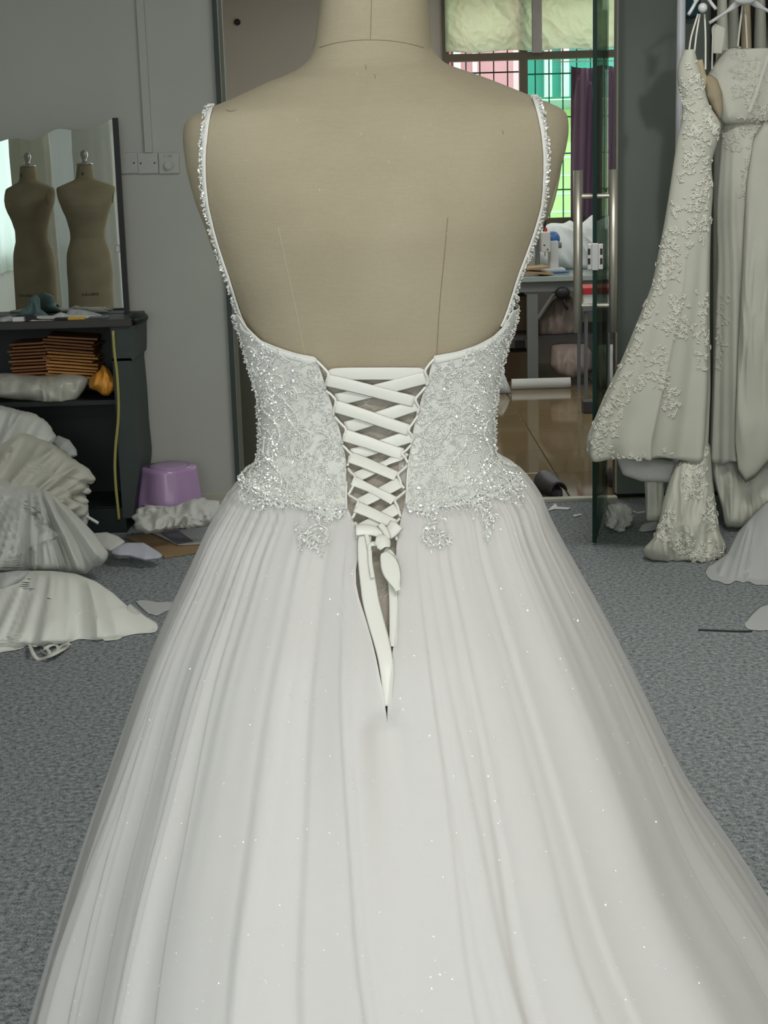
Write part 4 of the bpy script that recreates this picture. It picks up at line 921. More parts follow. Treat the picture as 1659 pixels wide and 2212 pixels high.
# rail, pole, hangers
rk = empty('clothes_rail', (at(1471, 600, 5.72).x, 5.72, 0), 'white metal clothes rail with an upright pole behind the gowns', 'clothes rail')
px_ = at(1471, 60, 5.72).x; m = MB(); m.tube([(px_, 5.72, 0.02), (px_, 5.72, 2.3)], .0155, 14); m.build('pole', 'rail', rk)
m = MB(); m.tube([(px_, 5.72, 2.3), (2.1, 5.72, 2.3)], .0155, 14); m.build('top_bar', 'rail', rk)
m = MB(); m.tube([(2.08, 5.72, 0.02), (2.08, 5.72, 2.3)], .0155, 14); m.build('pole', 'rail', rk)
boxobj('foot', (px_ - .02, 5.6, 0), (px_ + .02, 5.9, .02), 'rail', rk)
for (cx_, cy_, Yh, lb) in ((1610, -2, 5.70, 'white hanger above the sweetheart gown'), (1517, -20, 5.40, 'white hanger above the mermaid lace gown')):
    e = empty('clothes_hanger', at(cx_, cy_, Yh), lb, 'hanger'); w_ = 78 if cx_ > 1600 else 30
    pp = csamp([(cx_ - w_, cy_ + 52), (cx_ - w_ * .5, cy_ + 26), (cx_ - 10, cy_ + 4), (cx_, cy_), (cx_ + 10, cy_ + 3), (cx_ + w_ * .5, cy_ + 20), (cx_ + w_, cy_ + 40)], 3)
    m = MB(); m.tube([at(x, y, Yh) for x, y in pp], [.006] * 4 + [.012] * (len(pp) - 8) + [.006] * 4, 8); m.build('arm', 'hanger', e, True)
    q = at(cx_, cy_, Yh); m = MB(); m.tube([q, (q.x, q.y, q.z + .06), (q.x + .02, (q.y + 5.72) / 2, q.z + .12), (q.x, 5.70, 2.31)], .003, 6); m.build('hook', 'steel', e)
m = MB(); q = at(1610, 0, 5.66); m.ball(q, .03, 16, 8, (1.3, .6, .5)); tag(m.build('hanger_pad', 'hanger', None, True), 'pale padded cap on the hanger of the sweetheart gown', 'pad')
# dark clothes showing between gowns at the top
m = MB(); a = at(1478, 38, 6.33); b2 = at(1515, -60, 6.33); m.box((a.x, 6.33, a.z), (b2.x, 6.36, b2.z)); tag(m.build('dark_garment', mat('teal_garment', (.01, .06, .075), .7), None, bevel=.01), 'dark teal garment showing between pole and hanger', 'garment')
m = MB(); a = at(1538, 130, 6.36); b2 = at(1700, -60, 6.36); m.box((a.x, 6.365, a.z), (b2.x, 6.39, b2.z)); tag(m.build('dark_backdrop_cloth', mat('brown_garment', (.03, .02, .015), .8), None), 'dark brown garment cover behind the rail of gowns', 'garment')
# floor piles, right
b = blob('tulle_train', [(1530, 1225), (1570, 1197), (1594, 1149), (1630, 1109), (1659, 1080), (1720, 1060), (1760, 1200), (1740, 1320), (1650, 1318), (1638, 1316), (1618, 1302), (1598, 1300), (1575, 1296), (1546, 1304), (1526, 1290), (1522, 1265)], 5.6, 5.02, .12, 'pile_grey', None, amp=.04, seed=51, NR=26, NT=170, fan=(at(1720, 1090, 5.3).x, at(1720, 1050, 5.3).z, 5))
tag(b, 'grey white tulle train pooling on the carpet at the right edge', 'gown train')
b = blob('tulle_train', [(1622, 1376), (1640, 1338), (1665, 1318), (1720, 1310), (1740, 1450), (1659, 1453), (1630, 1451), (1610, 1445), (1605, 1425)], 4.75, 4.46, .07, 'pile_grey', None, amp=.012, seed=53, freq=9, NR=20)
tag(b, 'rounded end of a grey white train low at the right edge', 'gown train')
b = blob('crumpled_tissue', [(1308, 1112), (1312, 1090), (1335, 1084), (1352, 1088), (1366, 1100), (1370, 1118), (1362, 1136), (1350, 1142), (1352, 1152), (1335, 1150), (1308, 1136), (1306, 1126)], 6.02, 5.78, .05, 'pile_white', None, amp=.03, freq=30, aniso=(1, 1, 1), seed=55, rag=.12, NR=16)
tag(b, 'crumpled pale tissue on the carpet right of the glass door', 'tissue')
b = blob('white_shoe', [(1378, 1148), (1386, 1134), (1402, 1128), (1420, 1126), (1420, 1145), (1400, 1152), (1384, 1156)], 5.85, 5.78, .03, 'white_cloth', None, amp=.003, freq=10, seed=57, NR=10)
tag(b, 'small white shoe toe beside the lace train', 'shoe')
m = MB(); m.tube([atz(1352, 1100, .004), atz(1378, 1108, .004), atz(1392, 1106, .004)], .004, 6); tag(m.build('fabric_string', 'paper', None), 'white cord end on the carpet beside the tissue', 'cord')
flat('paper_scrap', [(1183, 1104), (1200, 1088), (1204, 1096), (1233, 1098), (1228, 1101), (1200, 1100)], .002, 'paper', 'larger white paper scrap at the threshold beside the slipper', 'paper')
flat('paper_scrap', [(1238, 1114), (1256, 1111), (1256, 1113), (1240, 1117)], .002, 'paper', 'tiny white paper sliver on the carpet left of the door', 'paper')
m = MB(); P = [atz(x, y, .002) for x, y in csamp([(1508, 1361), (1540, 1362), (1590, 1364), (1625, 1364)], 3)]; m.tube(P, .0035, 6); tag(m.build('black_thread', 'black', None), 'thin dark thread on the carpet at the right', 'thread')

# ------------------------------------------------------------------ dress form
D = 1.56
SIL = [(-70, 700, 916), (-30, 696, 919), (0, 691, 923), (50, 684, 928), (85, 679, 931), (108, 674, 934), (122, 668, 941), (133, 660, 952), (141, 650, 961), (151, 634, 981), (161, 612, 1008), (172, 580, 1037), (184, 552, 1067), (198, 520, 1100), (212, 486, 1132), (225, 452, 1163), (238, 422, 1192), (248, 407, 1211), (258, 400, 1221), (272, 397, 1225), (297, 397, 1226), (330, 401, 1221), (361, 406, 1213), (424, 423, 1195), (477, 443, 1178), (541, 465, 1154), (594, 486, 1134), (650, 512, 1112), (704, 530, 1098), (740, 541, 1084), (786, 552, 1073), (840, 566, 1059), (894, 574, 1055), (950, 576, 1054), (985, 572, 1060), (1040, 556, 1076), (1110, 535, 1099), (1200, 520, 1116), (1400, 520, 1130), (1560, 530, 1125), (1960, 534, 1122)]
DEP = [(-70, .054, .054), (85, .056, .056), (133, .062, .055), (150, .066, .054), (180, .078, .055), (212, .090, .06), (240, .100, .068), (280, .110, .085), (340, .120, .11), (420, .126, .135), (500, .124, .145), (600, .112, .135), (720, .096, .11), (840, .086, .092), (960, .082, .084), (1050, .095, .09), (1200, .125, .10), (1560, .125, .112), (1960, .118, .105)]
T = []
for (py, xl, xr) in csamp(SIL, 3):
    a, c2 = at(xl, py, D), at(xr, py, D); b_, f_ = interp(DEP, py)
    T.append(((a.z + c2.z) / 2, (a.x + c2.x) / 2, (c2.x - a.x) / 2, b_, f_))
T.sort()
TN = 2.3
def ring_pt(prof, z, ph, off=0.0, n=TN, rad=0.0):
    cx_, a_, b_, f_ = prof(z); s_, c_ = sin(ph), cos(ph)
    x_ = math.copysign(abs(s_) ** (2 / n), s_) * (a_ + off + rad); y_ = math.copysign(abs(c_) ** (2 / n), c_) * ((b_ if c_ > 0 else f_) + off + rad)
    return Vector((cx_ + x_, D - y_, z))
def torso(z): return interp(T, z)
FX = at(816, 980, D).x
form = empty('dress_form', (FX, D, 0), 'beige canvas dress form wearing the beaded wedding dress', 'dress form')
def torso_mesh():
    b = MB(); n = 128; zs = [t[0] for t in T]; vs = []; fs = []
    for z_ in zs:
        for k in range(n): vs.append(ring_pt(torso, z_, 2 * pi * k / n))
    for j in range(len(zs) - 1):
        for k in range(n): fs.append((j * n + k, j * n + (k + 1) % n, (j + 1) * n + (k + 1) % n, (j + 1) * n + k))
    fs.append(tuple(range(n - 1, -1, -1))); fs.append(tuple((len(zs) - 1) * n + k for k in range(n)))
    b.add(vs, fs); return b
tbm = torso_mesh(); tobj = tbm.build('torso', 'linen', form, True); tbv = tbm.bvh()
ztop = T[-1][0]
m = MB(); m.lathe([(0, ztop + .001), (.05, ztop + .001), (.054, ztop + .008), (.045, ztop + .016), (.02, ztop + .02), (.014, ztop + .03), (.02, ztop + .05), (.026, ztop + .07), (.018, ztop + .09), (.0, ztop + .1)], T[-1][1], D, 24); m.build('neck_cap', 'steel_plate', form, True)
m = MB(); m.tube([(FX, D, .04), (FX, D, T[0][0])], .016, 16); m.build('stand_pole', 'steel', form)
m = MB(); m.lathe([(0, .001), (.17, .001), (.17, .014), (.06, .035), (.03, .06), (0, .06)], FX, D, 32); m.build('stand_base', 'cab_edge', form, True)
zs1 = T[0][0]
for sd in (-1, 1):
    ctr = ring_pt(torso, at(811, 330, D).z, sd * pi / 2); mx = Matrix.Rotation(sd * .17, 3, 'Y')
    m = MB(); m.ball(ctr + Vector((-sd * .012, .01, -.026)), 1.0, 24, 12, (.007, .036, .046), mx=mx); o = m.build('arm_plate', 'linen', form, True)
def seam(name, pts, w, m_, parent, bv=tbv, off=.0002):
    P = []; N = []
    for (x, y) in csamp(pts, 8):
        p, nn = hit(bv, x, y, off)
        if p is not None: P.append(p); N.append(nn)
    b = MB(); b.strip(P, N, w, .0003); return b.build(name, m_, parent)
seam('neck_seam', [(690, 103), (720, 94), (760, 88), (800, 86), (840, 88), (880, 94), (915, 103)], .0007, 'seam', form)
seam('centre_seam', [(804, -40), (802, 20), (800, 84)], .0007, 'seam', form)
seam('dart_seam', [(601, 490), (615, 555), (630, 625), (645, 695), (656, 752), (664, 800)], .0005, 'seam_light', form)
seam('dart_seam', [(967, 470), (961, 540), (954, 610), (948, 680), (944, 750), (942, 790)], .0008, 'seam', form)
for (x, y, l_) in ((790, 145, 10), (772, 160, 8), (810, 165, 9), (874, 297, 6), (930, 270, 6), (840, 350, 7), (1086, 286, 9), (1063, 611, 5), (966, 505, 5), (500, 241, 14), (641, 260, 5), (690, 410, 6), (1150, 302, 5), (780, 290, 6), (1013, 452, 6)):
    seam('slub', [(x - (l_ * .8 if l_ == 14 else 1), y - l_ * (0.2 if l_ == 14 else .5)), (x, y), (x + (l_ * .8 if l_ == 14 else 1), y + l_ * (-.3 if l_ == 14 else .5))], .0007, 'seam' if l_ > 8 else 'seam_light', form)

# ------------------------------------------------------------------ the wedding dress
dress = empty('wedding_dress', (FX, D, 0), 'white tulle ball gown with beaded lace-up corset back worn by the dress form', 'wedding dress')
SK = [(960, 569, 1060), (985, 564, 1065), (1000, 557, 1080), (1010, 545, 1098), (1030, 522, 1124), (1060, 496, 1146), (1084, 481, 1161), (1139, 452, 1180), (1206, 422, 1212), (1342, 361, 1280), (1450, 322, 1332), (1600, 275, 1398), (1800, 212, 1485), (2010, 154, 1612), (2212, 104, 1720), (2700, -20, 1965)]
O = []
for (py, xl, xr) in csamp(SK, 4):
    a_ = .2
    bt = [(960, .088), (1010, .11), (1100, .155), (1300, .25), (1700, .36), (2212, .46), (2700, .58)]
    b_ = interp(bt, py)[0]; yt = D - b_ * b_ / D * .9
    a, c2 = at(xl, py, yt), at(xr, py, yt); hw = (c2.x - a.x) / 2 / sqrt(1 - (b_ / D) ** 2 * .9)
    O.append(((a.z + c2.z) / 2, (a.x + c2.x) / 2, hw, b_, b_ * .9))
O.sort()
# continue the skirt to the floor
z0o = O[0]; z1o = O[6]; sl = [(p - q) / (z1o[0] - z0o[0]) for p, q in zip(z0o, z1o)]
ext = [(.012, z0o[1], z0o[2] + sl[2] * (z0o[0] - .012), z0o[3] + sl[3] * (z0o[0] - .012), z0o[4] + sl[4] * (z0o[0] - .012))] if z0o[0] > .02 else []
O = ext + O
zw = O[-1][0]
def outer(z):
    if z >= zw:
        t_ = torso(z); k = min(1, (z - zw) / .03); o_ = O[-1]
        r = [t_[0], t_[1] + .003, t_[2] + .003, t_[3] + .003]
        return [o_[i + 1] * (1 - k) + r[i] * k for i in range(4)]
    return interp(O, z)
b = MB(); n = 200; zs = [ztop * 0 + (.2 + (1.3 - .2) * k / 160) for k in range(161)]; vs = []; fs = []
for z_ in zs:
    for k in range(n): vs.append(ring_pt(outer, z_, 2 * pi * k / n))
for j in range(len(zs) - 1):
    for k in range(n): fs.append((j * n + k, j * n + (k + 1) % n, (j + 1) * n + (k + 1) % n, (j + 1) * n + k))
b.add(vs, fs); obv = b.bvh()
def phz(px, py, bv=None):
    p, nn = hit(bv or obv, px, py); prof = outer(p.z); q = min(1, abs(p.x - prof[0]) / prof[1]) ** (TN / 2)
    return p.z, math.copysign(asin(min(1, q)), p.x - prof[0])
Ledge = sorted(phz(x, y) for x, y in csamp([(688, 774), (707, 834), (726, 893), (742, 952), (750, 1006), (750, 1060), (751, 1104)], 3))
Redge = sorted(phz(x, y) for x, y in csamp([(934, 768), (919, 822), (902, 881), (888, 940), (879, 1022), (877, 1060), (876, 1093)], 3))
Lsk = sorted(phz(x, y) for x, y in csamp([(748, 1060), (751, 1104), (764, 1127), (773, 1158), (776, 1185), (768, 1240), (775, 1285), (790, 1330), (808, 1398), (822, 1466), (835, 1543)], 3))
Rsk = sorted(phz(x, y) for x, y in csamp([(877, 1060), (874, 1100), (865, 1128), (857, 1175), (857, 1230), (858, 1290), (853, 1360), (847, 1417), (841, 1470), (836, 1543)], 3))
zslit = Rsk[0][0]
# neckline: z as a function of angle (0 = back centre)
NL = [phz(x, y, obv) for x, y in [(688, 771), (643, 762), (610, 751), (570, 735), (540, 706), (522, 680)]]
NR_ = [phz(x, y, obv) for x, y in [(934, 768), (983, 759), (1023, 746), (1059, 727), (1083, 703), (1100, 672)]]
nk = sorted([(ph, z_) for z_, ph in NL + NR_])
zf = at(811, 668, D).z
nkL = [p for p in nk if p[0] < 0]; nkR = [p for p in nk if p[0] > 0]
def ztopf(ph):
    """ph in (-pi, pi]"""
    if ph < 0:
        if ph >= nkL[0][0]: return interp(nkL, ph)[0]
        u = min(1, (nkL[0][0] - ph) / .5); return nkL[0][1] + (zf - nkL[0][1]) * u + .05 * max(0, -ph - 2.0)
    if ph <= nkR[-1][0]: return interp(nkR, ph)[0]
    u = min(1, (ph - nkR[-1][0]) / .5); return nkR[-1][1] + (zf - nkR[-1][1]) * u + .05 * max(0, ph - 2.0)
zhem_c = phz(751, 1104)[0]; zhem_s = at(540, 1022, D).z
def bodice_mesh(off, nu=260, nv=60):
    b = MB(); vs = []; fs = []
    for j in range(nv + 1):
        t = j / nv
        for i in range(nu + 1):
            s_ = i / nu
            # first guess of z for edge angles
            z_e = zhem_c + t * (Ledge[-1][0] - zhem_c); pl = interp(Ledge, z_e)[0]; z_r = zhem_c + t * (Redge[-1][0] - zhem_c); pr_ = interp(Redge, z_r)[0]
            ph = pr_ + s_ * (2 * pi + pl - pr_); php = ph if ph <= pi else ph - 2 * pi
            zt = ztopf(php); sidef = min(1, abs(php) / 1.3)
            zb_ = zhem_c + (zhem_s - zhem_c) * sidef
            if i == 0: zt = Redge[-1][0]
            if i == nu: zt = Ledge[-1][0]
            z_ = zb_ + t * (zt - zb_)
            vs.append(ring_pt(outer, z_, php, off))
    for j in range(nv):
        for i in range(nu): k = j * (nu + 1) + i; fs.append((k, k + 1, k + nu + 2, k + nu + 1))
    b.add(vs, fs); return b
bm_ = bodice_mesh(.004); bod = bm_.build('bodice', 'bodice', dress, True); bbv = bm_.bvh()
sm = bod.modifiers.new('solid', 'SOLIDIFY'); sm.thickness = .0012

def pleats(seed, cnt, a0, a1):
    r = random.Random(seed); out = []
    for k in range(cnt):
        w_ = r.uniform(.10, .42); out.append((r.uniform(-pi, pi), w_, r.uniform(a0, a1), r.choice((-1, 1)), r.uniform(-.18, .18), r.uniform(.2, .95)))
    return out
def foldf(P, ph, v):
    s_ = 0
    for (p0, w_, a_, sg, dr_, st_) in P:
        u = (ph - p0 - dr_ * (1 - v)); u = (u + pi) % (2 * pi) - pi; u = u * sg / w_
        if 0 < u < 1:
            e = min(1, u / .09); e = e * e * (3 - 2 * e); g = min(1, max(0, (v + .25) / max(.05, st_ - .1) )) if st_ > .6 else 1
            s_ += a_ * e * (1 - u) ** 1.4 * g
    return s_
def skirt_mesh(off, P, sines, nu=900, nv=90, zst=None, gap=0.0, zlow=.015):
    b = MB(); vs = []; fs = []; zt = zst
    zc_slit = zslit
    for j in range(nv + 1):
        t = j / nv; z_ = zt + (zlow - zt) * (t ** 1.15)
        if z_ > zc_slit: pl, pr_ = interp(Lsk, z_)[0] - gap, interp(Rsk, z_)[0] + gap
        else: pl = pr_ = (Lsk[0][1] + Rsk[0][1]) / 2
        v = max(0, (zt - z_) / (zt - .35)); A_ = .10 + .90 * min(1.6, v) ** .8; A_ *= min(1, (v + .01) * 9)
        for i in range(nu + 1):
            ph = pr_ + i / nu * (2 * pi + pl - pr_); php = ph if ph <= pi else ph - 2 * pi
            f_ = foldf(P, php, v)
            for (fr_, am, p_, dr_) in sines: f_ += am * sin(fr_ * php + p_ + dr_ * v)
            gath = .0018 * sin(64 * php + 5 * noise.noise(Vector((php * 6, 0, off * 100)))) * math.exp(-v * 5) * min(1, v * 30)
            dph = php - (pl + pr_) / 2
            crease = -.016 * math.exp(-(dph / .05) ** 2) * math.exp(-max(0, (zc_slit - z_) / .10)) * (1 if z_ <= zc_slit else 0)
            crease += .010 * math.exp(-((dph + .10) / .09) ** 2) * math.exp(-((zc_slit + .01 - z_) / .10) ** 2)
            vs.append(ring_pt(outer, z_, php, off, rad=A_ * f_ + gath + crease))
    for j in range(nv):
        for i in range(nu): k = j * (nu + 1) + i; fs.append((k, k + nu + 2, k + 1)); fs.append((k, k + nu + 1, k + nu + 2))
    b.add(vs, fs); return b
zsk = at(811, 1010, D).z
PA = pleats(3, 34, .004, .010); PB = pleats(17, 40, .003, .0095) + [((Lsk[0][1] + Rsk[0][1]) / 2 - .01, .16, .012, 1, -.16, .5), ((Lsk[0][1] + Rsk[0][1]) / 2 + .12, .2, .010, -1, .05, .3)]
sA = [(9, .005, .4, .5), (15, .004, 1.9, -.4), (23, .0025, 2.2, .7), (6, .005, 3.0, .2)]
sB = [(12, .0012, 1.4, .5), (31, .0010, .9, .4)]
sk1 = skirt_mesh(-.004, PA, sA, zst=phz(751, 1075)[0] + .03); s1 = sk1.build('skirt_lining', 'lining', dress, True)
sk2 = skirt_mesh(.0015, PA + PB, sA + sB, zst=phz(751, 1075)[0] + .03); s2 = sk2.build('skirt_tulle', 'overlay', dress, True)
kbv = sk2.bvh()
# nude lace modesty panel inside the lacing gap
b = MB(); vs = []; fs = []; nu, nv = 20, 60
zp1 = phz(820, 796)[0]
for j in range(nv + 1):
    z_ = zslit + (zp1 - zslit) * j / nv
    zz = z_; pl = interp(sorted(Lsk[:-3] + Ledge[:]), zz)[0] - .06; pr_ = interp(sorted(Rsk[:-3] + Redge[:]), zz)[0] + .06
    for i in range(nu + 1):
        ph = pl + (pr_ - pl) * i / nu; dep = -.010 * min(1, max(0, (zhem_c + .03 - z_) / .05))
        vs.append(ring_pt(outer, z_, ph, (-.0015 if z_ > zhem_c + .02 else -.002) + dep))
for j in range(nv):
    for i in range(nu): k = j * (nu + 1) + i; fs.append((k, k + 1, k + nu + 2, k + nu + 1))
b.add(vs, fs); pn = b.build('modesty_panel', 'nude', dress, True); pn.modifiers.new('solid', 'SOLIDIFY').thickness = .0008; pn['label'] = 'nude lace panel behind the lacing'; pbv = b.bvh()
b = MB(); 
for (x, y) in [(random.uniform(735, 890), random.uniform(800, 1120)) for _ in range(60)] + [(random.uniform(815, 845), random.uniform(1200, 1400)) for _ in range(16)]:
    pts = []
    for k in range(6):
        p, nn = hit(pbv, x + 5 * sin(k * 1.3 + x), y + 3.2 * k, .0006)
        if p is not None: pts.append(p)
    if len(pts) > 3: b.tube(pts, .0003, 3, cap=False)
o = b.build('panel_lace', 'nude_light', pn); o['kind'] = 'stuff'

# neckline facing (plain satin band along the neckline) and gap edge piping
def along(pts, bv, w, off, m_, name, parent, t=.0008, tube=None, sub=6):
    P = []; N = []
    for (x, y) in csamp(pts, sub):
        p, nn = hit(bv, x, y, off)
        if p is not None: P.append(p); N.append(nn)
    b = MB()
    if tube: b.tube(P, tube, 6)
    else: b.strip(P, N, w, t)
    return b.build(name, m_, parent, True)
along([(519, 700), (528, 716), (546, 727), (572, 748), (610, 764), (645, 774), (690, 784)], bbv, .0055, .0006, 'facing', 'neckline_facing', dress, t=.0004)
along([(1100, 698), (1086, 716), (1061, 738), (1024, 757), (984, 770), (936, 780)], bbv, .0055, .0006, 'facing', 'neckline_facing', dress, t=.0004)
along([(690, 780), (709, 840), (728, 897), (744, 955), (748, 1006), (748, 1060), (748, 1100)], bbv, .0022, .0006, 'facing', 'edge_binding', dress, t=.0004)
along([(933, 776), (920, 826), (904, 885), (890, 942), (881, 1022), (879, 1060), (878, 1090)], bbv, .0022, .0006, 'facing', 'edge_binding', dress, t=.0004)

# shoulder straps with beads
def strap(pts, nm):
    P = []; N = []
    for (x, y) in csamp(pts, 6):
        p, nn = hit(tbv, x, y, .0016)
        if p is None: continue
        P.append(p); N.append(nn)
    # over the shoulder to the front
    first = P[0]; top = first + Vector((0, .02, .004)); 
    ph0 = pi / 2 if first.x > FX else -pi / 2
    fr = [first + Vector((0, .012, .003)), first + Vector((0, .035, .001)), first + Vector((0, .07, -.03)), first + Vector((0, .11, -.09)), first + Vector((0, .14, -.17))]
    b = MB(); b.strip(P, N, .0075, .0009); o = b.build('shoulder_strap', 'facing', dress, True)
    b = MB(); b.strip([first] + fr, [Vector((0, 0, 1)), Vector((0, 0, 1)), Vector((0, .3, 1)), Vector((0, 1, .5)), Vector((0, 1, .1)), Vector((0, 1, 0))], .0075, .0009); b.build('front_strap', 'facing', dress, True)
    sg = -1 if first.x < FX else 1
    bb = MB()
    for i in range(len(P) - 1):
        for k in range(4):
            t = random.random(); p = P[i].lerp(P[i + 1], t); tn = (P[i + 1] - P[i]).normalized(); sd = tn.cross(N[i]); 
            if sd.x * sg < 0: sd = -sd
            q = p + sd * random.uniform(-.0005, .0045) + N[i] * random.uniform(.001, .003)
            bb.octa(q, random.choice((.0009, .0012, .0016, .0018)), N[i], random.uniform(.7, 1.2))
    q = bb.build('strap_beads', 'bead', o); q['kind'] = 'stuff'
strap([(459, 220), (452, 245), (446, 285), (442, 335), (443, 385), (449, 440), (463, 500), (478, 550), (495, 600), (513, 655), (526, 690), (537, 712)], 'l')
strap([(1155, 215), (1163, 240), (1171, 280), (1176, 330), (1175, 385), (1170, 440), (1157, 490), (1140, 540), (1121, 590), (1104, 642), (1092, 680), (1081, 706)], 'r')

# embroidery on the bodice: scrolls, leaves and beads
PL = [(519, 700), (546, 722), (572, 745), (610, 762), (643, 772), (684, 784), (700, 836), (720, 895), (738, 954), (745, 1006), (744, 1100), (720, 1112), (690, 1108), (660, 1095), (600, 1078), (560, 1066), (520, 1040), (548, 1012), (564, 998), (572, 960), (571, 900), (563, 840), (550, 790), (536, 740)]
PR = [(1103, 690), (1080, 718), (1057, 742), (1023, 760), (983, 772), (940, 784), (922, 834), (906, 890), (893, 945), (884, 1022), (882, 1093), (905, 1105), (960, 1085), (1020, 1080), (1075, 1068), (1110, 1050), (1128, 1025), (1090, 1012), (1062, 985), (1056, 930), (1057, 880), (1062, 835), (1074, 786), (1086, 740)]
def both(px, py, off=.001):
    p1, n1 = hit(bbv, px, py, off); p2, n2 = hit(kbv, px, py, off)
    if p1 is None and p2 is None: return None, None
    if p1 is None: return p2, n2
    if p2 is None: return p1, n1
    return (p1, n1) if (p1 - EYE).length <= (p2 - EYE).length + .003 else (p2, n2)
emb = MB(); bd = MB(); lf = MB()
def cord(pts, r=.00055, beadp=.35, br=.0011):
    P = []
    for (x, y) in pts:
        p, nn = both(x, y, .0008)
        if p is None:
            if len(P) > 2: emb.tube(P, r, 4, cap=False)
            P = []; continue
        P.append(p)
        if random.random() < beadp: bd.octa(p + nn * .001, br * random.uniform(.7, 1.4), nn)
    if len(P) > 2: emb.tube(P, r, 4, cap=False)
def spiral(cx_, cy_, r, turns, sg, a0):
    n = int(26 * turns); return [(cx_ + r * (1 - .8 * k / n) * cos(a0 + sg * 2 * pi * turns * k / n), cy_ + r * (1 - .8 * k / n) * sin(a0 + sg * 2 * pi * turns * k / n)) for k in range(n + 1)]
def leafout(cx_, cy_, L_, w_, an):
    out = []
    for k in range(25):
        t = 2 * pi * k / 24; u = cos(t) * L_ / 2; v = sin(t) * w_ / 2 * (1 - .4 * cos(t)); out.append((cx_ + u * cos(an) - v * sin(an), cy_ + u * sin(an) + v * cos(an)))
    return out
def spray(cx_, cy_, L_, an, k=6):
    for i in range(k):
        u = (i / (k - 1)) * L_; x = cx_ + cos(an) * u; y = cy_ + sin(an) * u
        for sg in (-1, 1):
            a2 = an + sg * .8; l2 = 9 + 4 * sin(i); cord([(x + cos(a2) * l2 * t / 4, y + sin(a2) * l2 * t / 4) for t in range(5)], .00045, .3, .0009)
    cord([(cx_ + cos(an) * L_ * t / 8, cy_ + sin(an) * L_ * t / 8) for t in range(9)], .0005, .5)
for PO, sgn in ((PL, 1), (PR, -1)):
    xs = [p[0] for p in PO]; ys = [p[1] for p in PO]; cnt = 0; rr = random.Random(5 if sgn > 0 else 8)
    while cnt < 34:
        x, y = rr.uniform(min(xs), max(xs)), rr.uniform(min(ys), max(ys))
        if not inside(PO, x, y): continue
        cnt += 1; ty = cnt % 4
        if ty == 0: cord(spiral(x, y, rr.uniform(12, 22), rr.uniform(.9, 1.5), rr.choice((-1, 1)), rr.uniform(0, 6)), .0006, .4)
        elif ty == 1:
            a0 = rr.uniform(.9, 1.9); l_ = rr.uniform(26, 44); w_ = rr.uniform(10, 16); cord(leafout(x, y, l_, w_, a0), .0006, .35); cord(leafout(x, y, l_ * .55, w_ * .5, a0), .0005, .25)
        elif ty == 2: spray(x, y, rr.uniform(24, 44), rr.uniform(.6, 2.4), 6)
        else:
            a0 = rr.uniform(0, 6); cord([(x + 34 * (t / 12 - .5) + 5 * sin(t * .7 + a0), y + 40 * (t / 12 - .5) * sgn + 6 * cos(t * .6 + a0)) for t in range(13)], .0007, .6, .0013)
    # long vertical s curves along the panel
    for k in range(6):
        x0_ = rr.uniform(min(xs) + 40, max(xs) - 40); y0_ = rr.uniform(800, 940)
        pts = [(x0_ + 14 * sin(t * .22 + k) + sgn * t * .9, y0_ + t * 4.5) for t in range(34)]; pts = [p for p in pts if inside(PO, *p)]
        if len(pts) > 5: cord(pts, .0008, .75, .0014)
    # loose seed beads and bugles
    cnt = 0
    while cnt < 1150:
        x, y = rr.uniform(min(xs), max(xs)), rr.uniform(min(ys), max(ys))
        edge = (x < 590) if sgn > 0 else (x > 1030)
        if not inside(PO, x, y) or (not edge and noise.noise(Vector((x * .03, y * .03, 3))) < -.05 and rr.random() < .7): continue
        cnt += 1; p, nn = both(x, y, .0012)
        if p is None: continue
        if rr.random() < .78: bd.octa(p, rr.choice((.0007, .0009, .0012, .0014)), nn, 1.0)
        else:
            a0 = rr.uniform(0, 6.28); p2, _ = both(x + 7 * cos(a0), y + 7 * sin(a0), .0012)
            if p2 is not None: bd.tube([p, p2], .0005, 4)
# beads proud along the side silhouettes
for pl in ([(508, 650), (515, 691), (531, 739), (545, 788), (559, 840), (567, 894), (569, 935), (568, 975), (561, 1002), (542, 1012), (515, 1032)], [(1119, 640), (1105, 700), (1091, 740), (1078, 786), (1066, 840), (1061, 880), (1060, 930), (1064, 981), (1078, 1000), (1104, 1010)]):
    for (x, y) in csamp(pl, 13):
        sg = 1 if x < 800 else -1
        for q in range(3):
            p = None; xx = x - sg * 9 + sg * random.uniform(0, 7)
            for st_ in range(18):
                p, nn = both(xx, y + random.uniform(-1, 1), .0008)
                if p is not None: break
                p, nn = hit(tbv, xx, y, .002)
                if p is not None: break
                xx += sg * 1.5
            if p is None: continue
            p = p + nn * random.uniform(0, .002); bd.octa(p, random.choice((.0009, .0012, .0016)), nn, 1)
